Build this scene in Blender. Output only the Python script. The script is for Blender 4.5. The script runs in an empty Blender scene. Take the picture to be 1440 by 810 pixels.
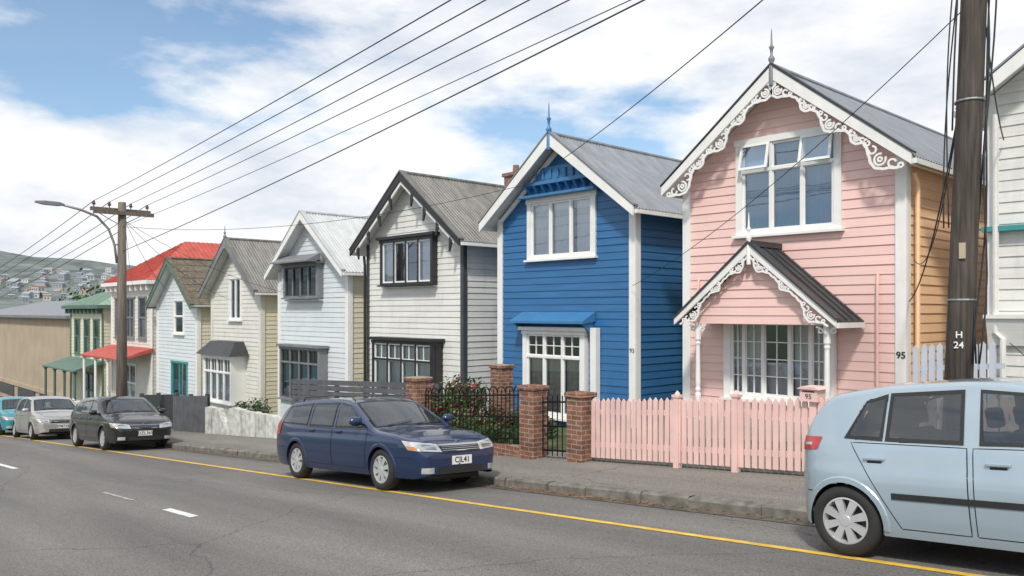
import bpy, math, random
from mathutils import Vector, Matrix, noise
from mathutils.bvhtree import BVHTree
random.seed(7)
sc=bpy.context.scene
COL=sc.collection
def gx(X):
    if X<-150: return -7.724
    if X<-62: return -5.084+.03*(X+62)
    if X>30: return 2.46+.02*(X-30)
    return .082*X
# ------------------------------------------------ materials
MATS={}
def M(name,col,rough=.6,metal=0,var=.12,scale=3,stretch=(1,1,1),bump=0,bscale=60,coat=0,spec=.5,dirt=0):
    if name in MATS: return MATS[name]
    m=bpy.data.materials.new(name); m.use_nodes=True; nt=m.node_tree; N=nt.nodes; Lk=nt.links
    p=N['Principled BSDF']; p.inputs['Roughness'].default_value=rough; p.inputs['Metallic'].default_value=metal
    p.inputs['Coat Weight'].default_value=coat; p.inputs['Coat Roughness'].default_value=.04
    p.inputs['Specular IOR Level'].default_value=spec
    tc=N.new('ShaderNodeTexCoord'); mp=N.new('ShaderNodeMapping'); mp.inputs['Scale'].default_value=stretch
    Lk.new(tc.outputs['Object'],mp.inputs['Vector'])
    nz=N.new('ShaderNodeTexNoise'); nz.inputs['Scale'].default_value=scale; nz.inputs['Detail'].default_value=6
    Lk.new(mp.outputs['Vector'],nz.inputs['Vector'])
    cr=N.new('ShaderNodeValToRGB'); e=cr.color_ramp.elements
    e[0].position=.3; e[1].position=.7
    e[0].color=tuple(c*(1-var) for c in col)+(1,); e[1].color=tuple(min(1,c*(1+var)) for c in col)+(1,)
    Lk.new(nz.outputs['Fac'],cr.inputs['Fac']); out=cr.outputs['Color']
    if dirt:
        n2=N.new('ShaderNodeTexNoise'); n2.inputs['Scale'].default_value=1.3; n2.inputs['Detail'].default_value=8; n2.inputs['Roughness'].default_value=.7
        m2=N.new('ShaderNodeMapping'); m2.inputs['Scale'].default_value=(2.5,2.5,.5)
        Lk.new(tc.outputs['Object'],m2.inputs['Vector']); Lk.new(m2.outputs['Vector'],n2.inputs['Vector'])
        r2=N.new('ShaderNodeValToRGB'); r2.color_ramp.elements[0].position=.5; r2.color_ramp.elements[1].position=.75
        r2.color_ramp.elements[0].color=(0,0,0,1); r2.color_ramp.elements[1].color=(dirt,dirt,dirt,1)
        Lk.new(n2.outputs['Fac'],r2.inputs['Fac'])
        mx=N.new('ShaderNodeMix'); mx.data_type='RGBA'; Lk.new(r2.outputs['Color'],mx.inputs['Factor'])
        Lk.new(out,mx.inputs['A']); mx.inputs['B'].default_value=(.16,.14,.11,1); out=mx.outputs['Result']
    Lk.new(out,p.inputs['Base Color'])
    if bump:
        nb=N.new('ShaderNodeTexNoise'); nb.inputs['Scale'].default_value=bscale; nb.inputs['Detail'].default_value=4
        Lk.new(mp.outputs['Vector'],nb.inputs['Vector'])
        bp=N.new('ShaderNodeBump'); bp.inputs['Strength'].default_value=bump; bp.inputs['Distance'].default_value=.01
        Lk.new(nb.outputs['Fac'],bp.inputs['Height']); Lk.new(bp.outputs['Normal'],p.inputs['Normal'])
    MATS[name]=m; return m
def glassmat(name,tint,refl=.12,gc=(.9,.95,1,1)):
    m=bpy.data.materials.new(name); m.use_nodes=True; nt=m.node_tree; N=nt.nodes; N.clear()
    o=N.new('ShaderNodeOutputMaterial'); t=N.new('ShaderNodeBsdfTransparent'); t.inputs[0].default_value=tint+(1,)
    g=N.new('ShaderNodeBsdfGlossy'); g.inputs['Roughness'].default_value=.02; g.inputs['Color'].default_value=gc
    f=N.new('ShaderNodeFresnel'); f.inputs['IOR'].default_value=1.5
    a=N.new('ShaderNodeMath'); a.operation='ADD'; a.use_clamp=True; a.inputs[1].default_value=refl
    nz=N.new('ShaderNodeTexNoise'); nz.inputs['Scale'].default_value=1.5
    bp=N.new('ShaderNodeBump'); bp.inputs['Strength'].default_value=.08; bp.inputs['Distance'].default_value=.02
    tc=N.new('ShaderNodeTexCoord'); nt.links.new(tc.outputs['Object'],nz.inputs['Vector'])
    nt.links.new(nz.outputs['Fac'],bp.inputs['Height']); nt.links.new(bp.outputs['Normal'],g.inputs['Normal'])
    x=N.new('ShaderNodeMixShader'); L=nt.links
    L.new(f.outputs[0],a.inputs[0]); L.new(a.outputs[0],x.inputs[0]); L.new(t.outputs[0],x.inputs[1]); L.new(g.outputs[0],x.inputs[2]); L.new(x.outputs[0],o.inputs[0])
    return m
def brickmat(name,c1,c2,mortar,sc_=1.0):
    m=bpy.data.materials.new(name); m.use_nodes=True; nt=m.node_tree; N=nt.nodes; L=nt.links; p=N['Principled BSDF']; p.inputs['Roughness'].default_value=.85
    tc=N.new('ShaderNodeTexCoord'); s=N.new('ShaderNodeSeparateXYZ'); L.new(tc.outputs['Object'],s.inputs[0])
    a=N.new('ShaderNodeMath'); a.operation='ADD'; L.new(s.outputs[0],a.inputs[0]); L.new(s.outputs[1],a.inputs[1])
    c=N.new('ShaderNodeCombineXYZ'); L.new(a.outputs[0],c.inputs[0]); L.new(s.outputs[2],c.inputs[1])
    b=N.new('ShaderNodeTexBrick'); L.new(c.outputs[0],b.inputs['Vector']); b.inputs['Scale'].default_value=sc_
    b.inputs['Brick Width'].default_value=.22; b.inputs['Row Height'].default_value=.08; b.inputs['Mortar Size'].default_value=.009
    b.inputs['Color1'].default_value=c1+(1,); b.inputs['Color2'].default_value=c2+(1,); b.inputs['Mortar'].default_value=mortar+(1,)
    nz=N.new('ShaderNodeTexNoise'); nz.inputs['Scale'].default_value=9; nz.inputs['Detail'].default_value=8; L.new(tc.outputs['Object'],nz.inputs['Vector'])
    mx=N.new('ShaderNodeMix'); mx.data_type='RGBA'; mx.blend_type='OVERLAY'; mx.inputs['Factor'].default_value=.9; L.new(b.outputs['Color'],mx.inputs['A']); L.new(nz.outputs['Fac'],mx.inputs['B'])
    L.new(mx.outputs['Result'],p.inputs['Base Color'])
    bp=N.new('ShaderNodeBump'); bp.inputs['Strength'].default_value=.5; bp.inputs['Distance'].default_value=.01; bp.invert=True; L.new(b.outputs['Fac'],bp.inputs['Height']); L.new(bp.outputs['Normal'],p.inputs['Normal'])
    return m
def asphalt(name,base,patch=.25,track=False):
    m=bpy.data.materials.new(name); m.use_nodes=True; nt=m.node_tree; N=nt.nodes; L=nt.links; p=N['Principled BSDF']; p.inputs['Roughness'].default_value=.85
    p.inputs['Specular IOR Level'].default_value=.35
    tc=N.new('ShaderNodeTexCoord')
    def nz(s,d,st=(1,1,1),r=.6):
        mp=N.new('ShaderNodeMapping'); mp.inputs['Scale'].default_value=st; L.new(tc.outputs['Object'],mp.inputs[0])
        n=N.new('ShaderNodeTexNoise'); n.inputs['Scale'].default_value=s; n.inputs['Detail'].default_value=d; n.inputs['Roughness'].default_value=r; L.new(mp.outputs[0],n.inputs['Vector']); return n
    fine=nz(60,3); r=N.new('ShaderNodeValToRGB'); r.color_ramp.elements[0].position=.3; r.color_ramp.elements[1].position=.72
    r.color_ramp.elements[0].color=tuple(c*.5 for c in base)+(1,); r.color_ramp.elements[1].color=tuple(c*1.65 for c in base)+(1,); L.new(fine.outputs['Fac'],r.inputs[0])
    big=nz(.5,8,(.25,1.9,1),.68); mr=N.new('ShaderNodeMapRange'); mr.inputs['From Min'].default_value=.3; mr.inputs['From Max'].default_value=.7; mr.inputs['To Min'].default_value=1-patch; mr.inputs['To Max'].default_value=1+patch; L.new(big.outputs['Fac'],mr.inputs[0])
    mx=N.new('ShaderNodeMix'); mx.data_type='RGBA'; mx.blend_type='MULTIPLY'; mx.inputs['Factor'].default_value=1; L.new(r.outputs[0],mx.inputs['A']); L.new(mr.outputs[0],mx.inputs['B'])
    w=nz(1.2,5); ad=N.new('ShaderNodeMix'); ad.data_type='RGBA'; ad.blend_type='LINEAR_LIGHT'; ad.inputs['Factor'].default_value=.25; L.new(tc.outputs['Object'],ad.inputs['A']); L.new(w.outputs['Color'],ad.inputs['B'])
    v=N.new('ShaderNodeTexVoronoi'); v.feature='DISTANCE_TO_EDGE'; v.inputs['Scale'].default_value=.2; L.new(ad.outputs['Result'],v.inputs['Vector'])
    c=N.new('ShaderNodeMapRange'); c.inputs['From Min'].default_value=0; c.inputs['From Max'].default_value=.004; c.inputs['To Min'].default_value=.45; c.inputs['To Max'].default_value=1; L.new(v.outputs['Distance'],c.inputs[0])
    m2=N.new('ShaderNodeMix'); m2.data_type='RGBA'; m2.blend_type='MULTIPLY'; m2.inputs['Factor'].default_value=.75; L.new(mx.outputs['Result'],m2.inputs['A']); L.new(c.outputs[0],m2.inputs['B']); out=m2.outputs['Result']
    if track:
        s=N.new('ShaderNodeSeparateXYZ'); L.new(tc.outputs['Object'],s.inputs[0]); k=N.new('ShaderNodeMath'); k.operation='MULTIPLY'; k.inputs[1].default_value=3.7; L.new(s.outputs[1],k.inputs[0])
        sn=N.new('ShaderNodeMath'); sn.operation='SINE'; L.new(k.outputs[0],sn.inputs[0]); q=N.new('ShaderNodeMapRange'); q.inputs['From Min'].default_value=-1; q.inputs['To Min'].default_value=.92; q.inputs['To Max'].default_value=1.09; L.new(sn.outputs[0],q.inputs[0])
        m3=N.new('ShaderNodeMix'); m3.data_type='RGBA'; m3.blend_type='MULTIPLY'; m3.inputs['Factor'].default_value=1; L.new(out,m3.inputs['A']); L.new(q.outputs[0],m3.inputs['B']); out=m3.outputs['Result']
    L.new(out,p.inputs['Base Color'])
    bp=N.new('ShaderNodeBump'); bp.inputs['Strength'].default_value=.5; bp.inputs['Distance'].default_value=.006; L.new(fine.outputs['Fac'],bp.inputs['Height']); L.new(bp.outputs['Normal'],p.inputs['Normal'])
    return m
GLASS=glassmat('window_glass',(.88,.9,.92),.18,(.75,.87,1,1))
CGLASS=glassmat('car_glass',(.45,.49,.49),.08)
WHITE=M('white_paint',(.83,.83,.82),.45,var=.04,bump=.1,dirt=.10)
PINKW=M('pink_boards',(.84,.575,.535),.5,var=.035,bump=.15,stretch=(.3,.3,6),bscale=8,dirt=.06)
PEACH=M('peach_boards',(.92,.61,.37),.5,var=.04,bump=.15,stretch=(.3,.3,6),bscale=8,dirt=.05)
BLUEW=M('blue_boards',(.028,.14,.335),.42,var=.12,bump=.15,stretch=(.3,.3,6),bscale=8,dirt=.08)
BLUET=M('blue_trim',(.05,.19,.40),.45,var=.1)
OFFW=M('offwhite_boards',(.72,.72,.70),.55,var=.06,bump=.15,stretch=(.3,.3,6),bscale=8,dirt=.22)
GREYW=M('pale_grey_boards',(.66,.71,.74),.55,var=.06,bump=.15,stretch=(.3,.3,6),bscale=8,dirt=.14)
CREAM=M('cream_boards',(.70,.66,.52),.6,var=.07,bump=.15,stretch=(.3,.3,6),bscale=8,dirt=.2)
CREAM2=M('ivory_boards',(.70,.69,.64),.6,var=.06,dirt=.2)
BLACK=M('black_paint',(.022,.022,.025),.4,var=.2)
DGREY=M('dark_grey_paint',(.06,.065,.07),.5,var=.2)
MGREY=M('mid_grey_paint',(.2,.21,.23),.5,var=.15)
BGREY=M('board_fence_paint',(.10,.105,.12),.6,var=.25,dirt=.2)
ROOFG=M('grey_metal_roof',(.24,.26,.29),.5,.2,var=.18,scale=1.5,stretch=(1,3,1),dirt=.35)
ROOFL=M('pale_metal_roof',(.50,.53,.54),.5,.2,var=.12,scale=1.5,stretch=(1,3,1),dirt=.2)
ROOFB=M('weathered_brown_roof',(.17,.165,.155),.7,.1,var=.3,scale=1.5,stretch=(1,3,1),dirt=.3)
CHAR=M('charcoal_roof',(.045,.05,.055),.45,.2,var=.2)
REDR=M('red_roof',(.46,.09,.07),.6,var=.2,scale=2,dirt=.15)
MOSS=M('mossy_tile_roof',(.135,.115,.085),.9,var=.45,scale=8,bump=.5,bscale=20,dirt=.3)
GREENP=M('green_paint',(.09,.17,.135),.5,var=.15)
PGREEN=M('pale_green_roof',(.26,.37,.31),.6,var=.15,dirt=.3)
TEAL=M('teal_trim',(.05,.28,.30),.5)
DARKIN=M('dark_interior',(.06,.055,.05),.9,var=.3)
CURT=M('lace_curtain',(.80,.80,.78),.9,var=.1,stretch=(20,1,.3))
CURTY=M('linen_curtain',(.66,.64,.53),.9,var=.15,stretch=(20,1,.3))
CURTB=M('sky_tint_curtain',(.14,.33,.50),.9,var=.15,stretch=(20,1,.3))  # blue stands for reflected sky in the pink house's upper window
BRICK=brickmat('red_brick',(.27,.115,.07),(.16,.07,.05),(.30,.26,.21))
CONC=M('concrete',(.30,.29,.27),.85,var=.25,scale=4,bump=.4,dirt=.4)
KERBM=M('kerb_stone',(.17,.16,.14),.9,var=.45,scale=6,bump=.7,bscale=25,dirt=.7)
WALLP=M('peeling_painted_wall',(.55,.56,.53),.85,var=.3,scale=5,bump=.8,bscale=12,dirt=1)
TAN=M('tan_render',(.42,.34,.25),.8,var=.12,scale=.6,dirt=.3)
PFENCE=M('pink_fence_paint',(.80,.55,.51),.5,var=.08,dirt=.18)
POLEW=M('weathered_pole_wood',(.15,.125,.105),.85,var=.4,scale=4,stretch=(6,6,.4),bump=.6,bscale=12)
POLED=M('dark_pole_wood',(.075,.062,.053),.85,var=.5,scale=5,stretch=(6,6,.4),bump=.7,bscale=14)
IRON=M('black_iron',(.015,.015,.016),.45,.5)
STEEL=M('galvanised_steel',(.32,.33,.34),.5,.5)
WIRE=M('black_wire',(.03,.03,.035),.6)
CERAM=M('brown_insulator',(.10,.04,.025),.25)
TAGM=M('pale_tag',(.5,.4,.3),.6)
GRASS=M('rough_grass',(.07,.09,.035),.95,var=.5,scale=1.5,bump=.5)
LEAF1=M('leaf_dark',(.03,.065,.02),.6,var=.3)
LEAF2=M('leaf_mid',(.055,.11,.035),.6,var=.3)
LEAF3=M('leaf_light',(.11,.18,.05),.6,var=.3)
FLOW=M('red_petals',(.45,.04,.08),.6,var=.2)
LITTER=M('dry_leaf',(.22,.11,.05),.8,var=.4)
YEL=M('yellow_road_paint',(.74,.48,.07),.7,var=.2,scale=8,bump=.3,dirt=.4)
WRP=M('white_road_paint',(.70,.70,.68),.7,var=.2,scale=8,dirt=.4)
ASPH=asphalt('road_asphalt',(.155,.148,.140),.22,True)
PATHM=asphalt('pavement_asphalt',(.19,.178,.162),.28)
# ------------------------------------------------ mesh builder
ORG={}
class B:
    def __init__(s): s.v=[];s.f=[];s.m=[]
    def add(s,vs,fs,mi=0):
        n=len(s.v); s.v+=[tuple(p) for p in vs]; s.f+=[tuple(i+n for i in f) for f in fs]; s.m+=[mi]*len(fs)
    def face(s,pts,mi=0): s.add(pts,[tuple(range(len(pts)))],mi)
    def box(s,x0,x1,y0,y1,z0,z1,mi=0):
        s.add([(x0,y0,z0),(x1,y0,z0),(x1,y1,z0),(x0,y1,z0),(x0,y0,z1),(x1,y0,z1),(x1,y1,z1),(x0,y1,z1)],
              [(0,3,2,1),(4,5,6,7),(0,1,5,4),(1,2,6,5),(2,3,7,6),(3,0,4,7)],mi)
    def prism(s,pts,y0,y1,mi=0):
        n=len(pts); s.add([(p[0],y0,p[1]) for p in pts]+[(p[0],y1,p[1]) for p in pts],
          [tuple(range(n)),tuple(range(2*n-1,n-1,-1))]+[(i,i+n,(i+1)%n+n,(i+1)%n) for i in range(n)],mi)
    def prismx(s,pts,x0,x1,mi=0):
        n=len(pts); s.add([(x0,p[0],p[1]) for p in pts]+[(x1,p[0],p[1]) for p in pts],
          [tuple(range(n)),tuple(range(2*n-1,n-1,-1))]+[(i,i+n,(i+1)%n+n,(i+1)%n) for i in range(n)],mi)
    def tube(s,path,r,n=6,mi=0,r1=None):
        path=[Vector(p) for p in path]; rings=[]; K=len(path)
        for i,p in enumerate(path):
            d=(path[min(i+1,K-1)]-path[max(i-1,0)]).normalized()
            a=d.orthogonal().normalized() if i==0 else (rings_a - d*rings_a.dot(d)).normalized()
            rings_a=a; b=d.cross(a); rr=r if r1 is None else r+(r1-r)*i/(K-1)
            rings.append([p+(a*math.cos(2*math.pi*k/n)+b*math.sin(2*math.pi*k/n))*rr for k in range(n)])
        vs=[v for g in rings for v in g]; fs=[]
        for i in range(K-1):
            for k in range(n): fs.append((i*n+k,i*n+(k+1)%n,(i+1)*n+(k+1)%n,(i+1)*n+k))
        fs.append(tuple(range(n))); fs.append(tuple((K-1)*n+k for k in range(n-1,-1,-1)))
        s.add(vs,fs,mi)
    def cyl(s,p,q,r,r1=None,n=12,mi=0): s.tube([p,q],r,n,mi,r1)
    def lathe(s,prof,c,n=16,mi=0,axis='z'):
        vs=[];fs=[]
        for (r,h) in prof:
            for k in range(n):
                a=2*math.pi*k/n
                if axis=='z': vs.append((c[0]+r*math.cos(a),c[1]+r*math.sin(a),c[2]+h))
                else: vs.append((c[0]+r*math.cos(a),c[1]+h,c[2]+r*math.sin(a)))
        for i in range(len(prof)-1):
            for k in range(n): fs.append((i*n+k,i*n+(k+1)%n,(i+1)*n+(k+1)%n,(i+1)*n+k))
        s.add(vs,fs,mi)
    def ring(s,cx,cz,r,w,y0,y1,a0=0,a1=360,n=14,mi=0):
        pts=[]
        for i in range(n+1):
            a=math.radians(a0+(a1-a0)*i/n); c,q=math.cos(a),math.sin(a)
            pts.append([(cx+(r+w/2)*c,y0,cz+(r+w/2)*q),(cx+(r-w/2)*c,y0,cz+(r-w/2)*q),(cx+(r-w/2)*c,y1,cz+(r-w/2)*q),(cx+(r+w/2)*c,y1,cz+(r+w/2)*q)])
        vs=[v for p in pts for v in p]; fs=[]
        for i in range(n):
            for k in range(4): fs.append((i*4+k,i*4+(k+1)%4,i*4+4+(k+1)%4,i*4+4+k))
        s.add(vs,fs,mi)
    def ribbon(s,pts,wd,y0,y1,mi=0):
        vs=[];fs=[]; n=len(pts)
        for i,p in enumerate(pts):
            a=Vector(pts[max(0,i-1)]);c=Vector(pts[min(n-1,i+1)]); t=(c-a).normalized(); q=Vector((-t[1],t[0])); w=(wd[i] if isinstance(wd,list) else wd)/2
            p=Vector(p); u=p+q*w; l=p-q*w
            vs+=[(u[0],y0,u[1]),(l[0],y0,l[1]),(l[0],y1,l[1]),(u[0],y1,u[1])]
        for i in range(n-1):
            for k in range(4): fs.append((i*4+k,i*4+(k+1)%4,i*4+4+(k+1)%4,i*4+4+k))
        s.add(vs,fs,mi)
    def obj(s,name,mats,par=None,smooth=False,loc=None,local=False,recalc=True):
        if not isinstance(mats,(list,tuple)): mats=[mats]
        me=bpy.data.meshes.new(name)
        if par is not None: o=Vector((0,0,0)) if local else ORG[par.name]
        else: o=Vector(loc) if loc else Vector((0,0,0))
        me.from_pydata([(v[0]-o[0],v[1]-o[1],v[2]-o[2]) for v in s.v],[],s.f)
        for m in mats: me.materials.append(m)
        me.polygons.foreach_set('material_index',s.m)
        if recalc:
            import bmesh
            bm=bmesh.new(); bm.from_mesh(me); bmesh.ops.recalc_face_normals(bm,faces=bm.faces); bm.to_mesh(me); bm.free()
        if smooth: me.polygons.foreach_set('use_smooth',[True]*len(me.polygons))
        ob=bpy.data.objects.new(name,me); COL.objects.link(ob)
        if par is not None: ob.parent=par
        else: ob.location=o
        ORG[ob.name]=o
        return ob
def tag(o,label,cat,group=None):
    o["label"]=label; o["category"]=cat
    if group: o["group"]=group
    return o
def thing(name,label,cat,loc,group=None):
    o=bpy.data.objects.new(name,None); o.empty_display_size=.2; COL.objects.link(o); o.location=loc
    ORG[o.name]=Vector(loc); return tag(o,label,cat,group)
def text(par,s,size,loc,rot,mat,name,ext=.002,off=0):
    cu=bpy.data.curves.new('t','FONT'); cu.body=s; cu.size=size; cu.extrude=ext; cu.align_x='CENTER'; cu.align_y='CENTER'; cu.offset=off
    t=bpy.data.objects.new('t',cu); COL.objects.link(t); bpy.context.view_layer.update()
    me=bpy.data.meshes.new_from_object(t.evaluated_get(bpy.context.evaluated_depsgraph_get()))
    bpy.data.objects.remove(t); me.materials.clear(); me.materials.append(mat)
    o=bpy.data.objects.new(name,me); COL.objects.link(o)
    o.parent=par; o.location=loc; o.rotation_euler=rot; return o
# ------------------------------------------------ houses
def siding(b,u0,u1,z0,eave,apex,holes,c,mp,mi=0,t=.018):
    cu=(u0+u1)/2; hw=(u1-u0)/2; top=apex if apex else eave
    def lim(h):
        if apex is None or h<=eave: return u0,u1
        k=max(0,(apex-h)/(apex-eave))*hw; return cu-k,cu+k
    z=z0
    while z<top-.005:
        z1=min(z+c,top); br={z,z1}; jt=random.uniform(-.004,.004)
        for h in holes:
            for q in (h[2],h[3]):
                if z<q<z1: br.add(q)
        if apex and z<eave<z1: br.add(eave)
        br=sorted(br)
        for a,bb in zip(br,br[1:]):
            la,ra=lim(a); lb,rb=lim(bb); mid=(a+bb)/2; iv=[(la,ra,lb,rb)]
            for h in holes:
                if h[2]<mid<h[3]:
                    nv=[]
                    for (p,q,p2,q2) in iv:
                        if h[1]<=min(p,p2) or h[0]>=max(q,q2): nv.append((p,q,p2,q2)); continue
                        if h[0]>p: nv.append((p,h[0],p2,h[0]))
                        if h[1]<q: nv.append((h[1],q,h[1],q2))
                    iv=nv
            oa=(t+jt)*(1-(a-z)/c); ob=(t+jt)*(1-(bb-z)/c)
            for (p,q,p2,q2) in iv:
                b.face([mp(p,a,oa),mp(q,a,oa),mp(q2,bb,ob),mp(p2,bb,ob)],mi)
                if a==z: b.face([mp(p,a,0),mp(q,a,0),mp(q,a,oa),mp(p,a,oa)],mi)
        z=z1
def win(P,x0,x1,z0,z1,cols,tr,fm,Yw,cur=None,curm=None,fw=.09,opn=(),tg=None,sill=True,sm=None,hood=0,bars=None):
    sm=sm or fm; f=B(); g=B()
    ya,yb=Yw-.055,Yw+.07
    f.box(x0-fw,x0+.02,ya,yb,z0-.02,z1+.02); f.box(x1-.02,x1+fw,ya,yb,z0-.02,z1+.02)
    f.box(x0-fw-.03,x1+fw+.03,ya-.015,yb,z1+.02,z1+.02+fw)
    f.box(x0-fw,x1+fw,ya,yb,z0-.02-fw*.6,z0-.02)
    xs=[x0+.02+(x1-x0-.04)*c for c in cols]; rows=[z0-.02,z1+.02] if tr is None else [z0-.02,tr,z1+.02]
    s=.05
    for i in range(len(xs)-1):
        for j in range(len(rows)-1):
            a,b_,c,d=xs[i],xs[i+1],rows[j],rows[j+1]; top=(j==len(rows)-2)
            if top and i in opn:
                an=math.radians(13)
                def pt(x,dn,o=0): return (x,Yw-.06-math.sin(an)*dn-o,d-math.cos(an)*dn)
                h=d-c
                for o in (0,.035):
                    f.face([pt(a,0,o),pt(b_,0,o),pt(b_,s,o),pt(a,s,o)],1); f.face([pt(a,h-s,o),pt(b_,h-s,o),pt(b_,h,o),pt(a,h,o)],1)
                    f.face([pt(a,s,o),pt(a+s,s,o),pt(a+s,h-s,o),pt(a,h-s,o)],1); f.face([pt(b_-s,s,o),pt(b_,s,o),pt(b_,h-s,o),pt(b_-s,h-s,o)],1)
                f.face([pt(a,h,0),pt(b_,h,0),pt(b_,h,.035),pt(a,h,.035)],1)
                f.face([pt(a,0,0),pt(a,h,0),pt(a,h,.035),pt(a,0,.035)],1); f.face([pt(b_,0,0),pt(b_,h,0),pt(b_,h,.035),pt(b_,0,.035)],1)
                g.face([pt(a+s,s,.02),pt(b_-s,s,.02),pt(b_-s,h-s,.02),pt(a+s,h-s,.02)]); continue
            y0,y1=Yw-.02,Yw+.04
            f.box(a,a+s,y0,y1,c,d,1); f.box(b_-s,b_,y0,y1,c,d,1); f.box(a+s,b_-s,y0,y1,c,c+s,1); f.box(a+s,b_-s,y0,y1,d-s,d,1)
            g.face([(a+s,Yw+.01,c+s),(b_-s,Yw+.01,c+s),(b_-s,Yw+.01,d-s),(a+s,Yw+.01,d-s)])
            gg=tg if top else bars
            if gg:
                for k in range(1,gg[0]):
                    x=a+s+(b_-a-2*s)*k/gg[0]; f.box(x-.010,x+.010,Yw-.012,Yw+.03,c+s,d-s,1)
                for k in range(1,gg[1]):
                    z=c+s+(d-c-2*s)*k/gg[1]; f.box(a+s,b_-s,Yw-.010,Yw+.028,z-.010,z+.010,1)
    for x in xs[1:-1]: f.box(x-.03,x+.03,Yw-.045,Yw+.05,z0-.02,z1+.02,0)
    if tr: f.box(x0+.02,x1-.02,Yw-.05,Yw+.052,tr-.03,tr+.03,0)
    w=f.obj('window',[fm,sm],P)
    g.obj('glass_pane',GLASS,w,recalc=False)
    if sill:
        q=B(); q.box(x0-fw-.05,x1+fw+.05,ya-.07,yb,z0-.02-fw*.6-.05,z0-.02-fw*.6-.002); q.obj('sill',fm,w)
    if hood:
        q=B(); q.prismx([(Yw,z1+.45),(Yw-hood,z1+.2),(Yw-hood,z1+.15),(Yw,z1+.15)],x0-.2,x1+.2); q.obj('hood',MGREY if fm is not WHITE else WHITE,w)
    for (a,b_,lo,hi) in (cur or ()):
        q=B(); X0,X1=x0+(x1-x0)*a,x0+(x1-x0)*b_; n=max(6,int((X1-X0)/.04)); Z0=z0+(z1-z0)*lo; Z1=z0+(z1-z0)*hi
        vs=[]
        for i in range(n+1):
            y=Yw+.09+.015*math.sin(i*1.9); x=X0+(X1-X0)*i/n; vs+=[(x,y,Z0),(x,y,Z1)]
        q.add(vs,[(2*i,2*i+2,2*i+3,2*i+1) for i in range(n)])
        q.obj('curtain',curm or CURT,w,smooth=True)
    return w
def corr(b,p_r,p_e,y0,y1,mi=0,pitch=.12,amp=.019):
    d=Vector((p_e[0]-p_r[0],0,p_e[1]-p_r[1])).normalized(); nrm=Vector((-d.z,0,d.x)); 
    if nrm.z<0: nrm=-nrm
    n=int((y1-y0)/pitch*4); vs=[]
    for i in range(n+1):
        o=nrm*(amp*math.sin(i*math.pi/2+.4)); y=y0+(y1-y0)*i/n
        vs+=[(p_r[0]+o.x,y,p_r[1]+o.z),(p_e[0]+o.x,y,p_e[1]+o.z)]
    b.add(vs,[(2*i,2*i+1,2*i+3,2*i+2) for i in range(n)],mi)
def finial(P,x,y,z,h,m,r=.035):
    b=B(); b.lathe([(r*1.4,-.35),(r*1.4,0),(r*.7,.05),(r*1.7,.12),(r*1.7,.16),(r*.6,.22),(r*.9,h*.45),(r*1.5,h*.5),(r*.6,h*.56),(r*.3,h*.9),(0.002,h)],(x,y,z),10)
    b.obj('finial',m,P,smooth=True)
def lace(b,ax,az,tx,tz,y,off,s_=1,mi=0,cl=((.12,.95),(.33,.6),(.52,1.0),(.70,.6),(.88,1.3))):
    """scrolled fretwork: continuous wavy ribbon hanging off the board, scrolls inside its swells"""
    e=Vector((tx-ax,tz-az)); L=e.length; e/=L; n=Vector((e[1],-e[0])); n=n if n[1]<0 else -n
    y1=y+.028; O=Vector((ax,az)); ang=math.degrees(math.atan2(n[1],n[0]))
    def env(s): return max([k*math.exp(-((s-c*L)/(.16*s_*k))**2) for c,k in cl])
    K=90; pts=[]; 
    for k in range(K+1):
        s=.04+(L-.07)*k/K; h=off+.03*s_+.145*s_*env(s)+.014*math.sin(s*24)**2; pts.append(tuple(O+e*s+n*h))
    b.ribbon(pts,.034*s_,y,y1,mi)
    for c,big in cl:
        s0=c*L
        for (ds,dn,r,a0,a1) in ((0,.085,.055,-160,150),(-.12,.052,.036,-60,220),(.12,.052,.036,-220,60),(.0,.085,.02,0,360),(-.2,.026,.022,0,360),(.2,.026,.022,0,360)):
            q=O+e*(s0+ds*s_*big)+n*(off+dn*s_*big)
            b.ring(q[0],q[1],r*s_*big,.024*s_,y+.002,y1-.002,ang+a0,ang+a1,12,mi)
def barge(b,c,apex,hw,tip,y,h,mi=0,t=.05,up=.04):
    for sg in (-1,1):
        b.prism([(c,apex+up),(c+sg*hw,tip+up),(c+sg*hw,tip+up-h*.9),(c,apex+up-h*1.25)],y-t,y,mi)
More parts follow.
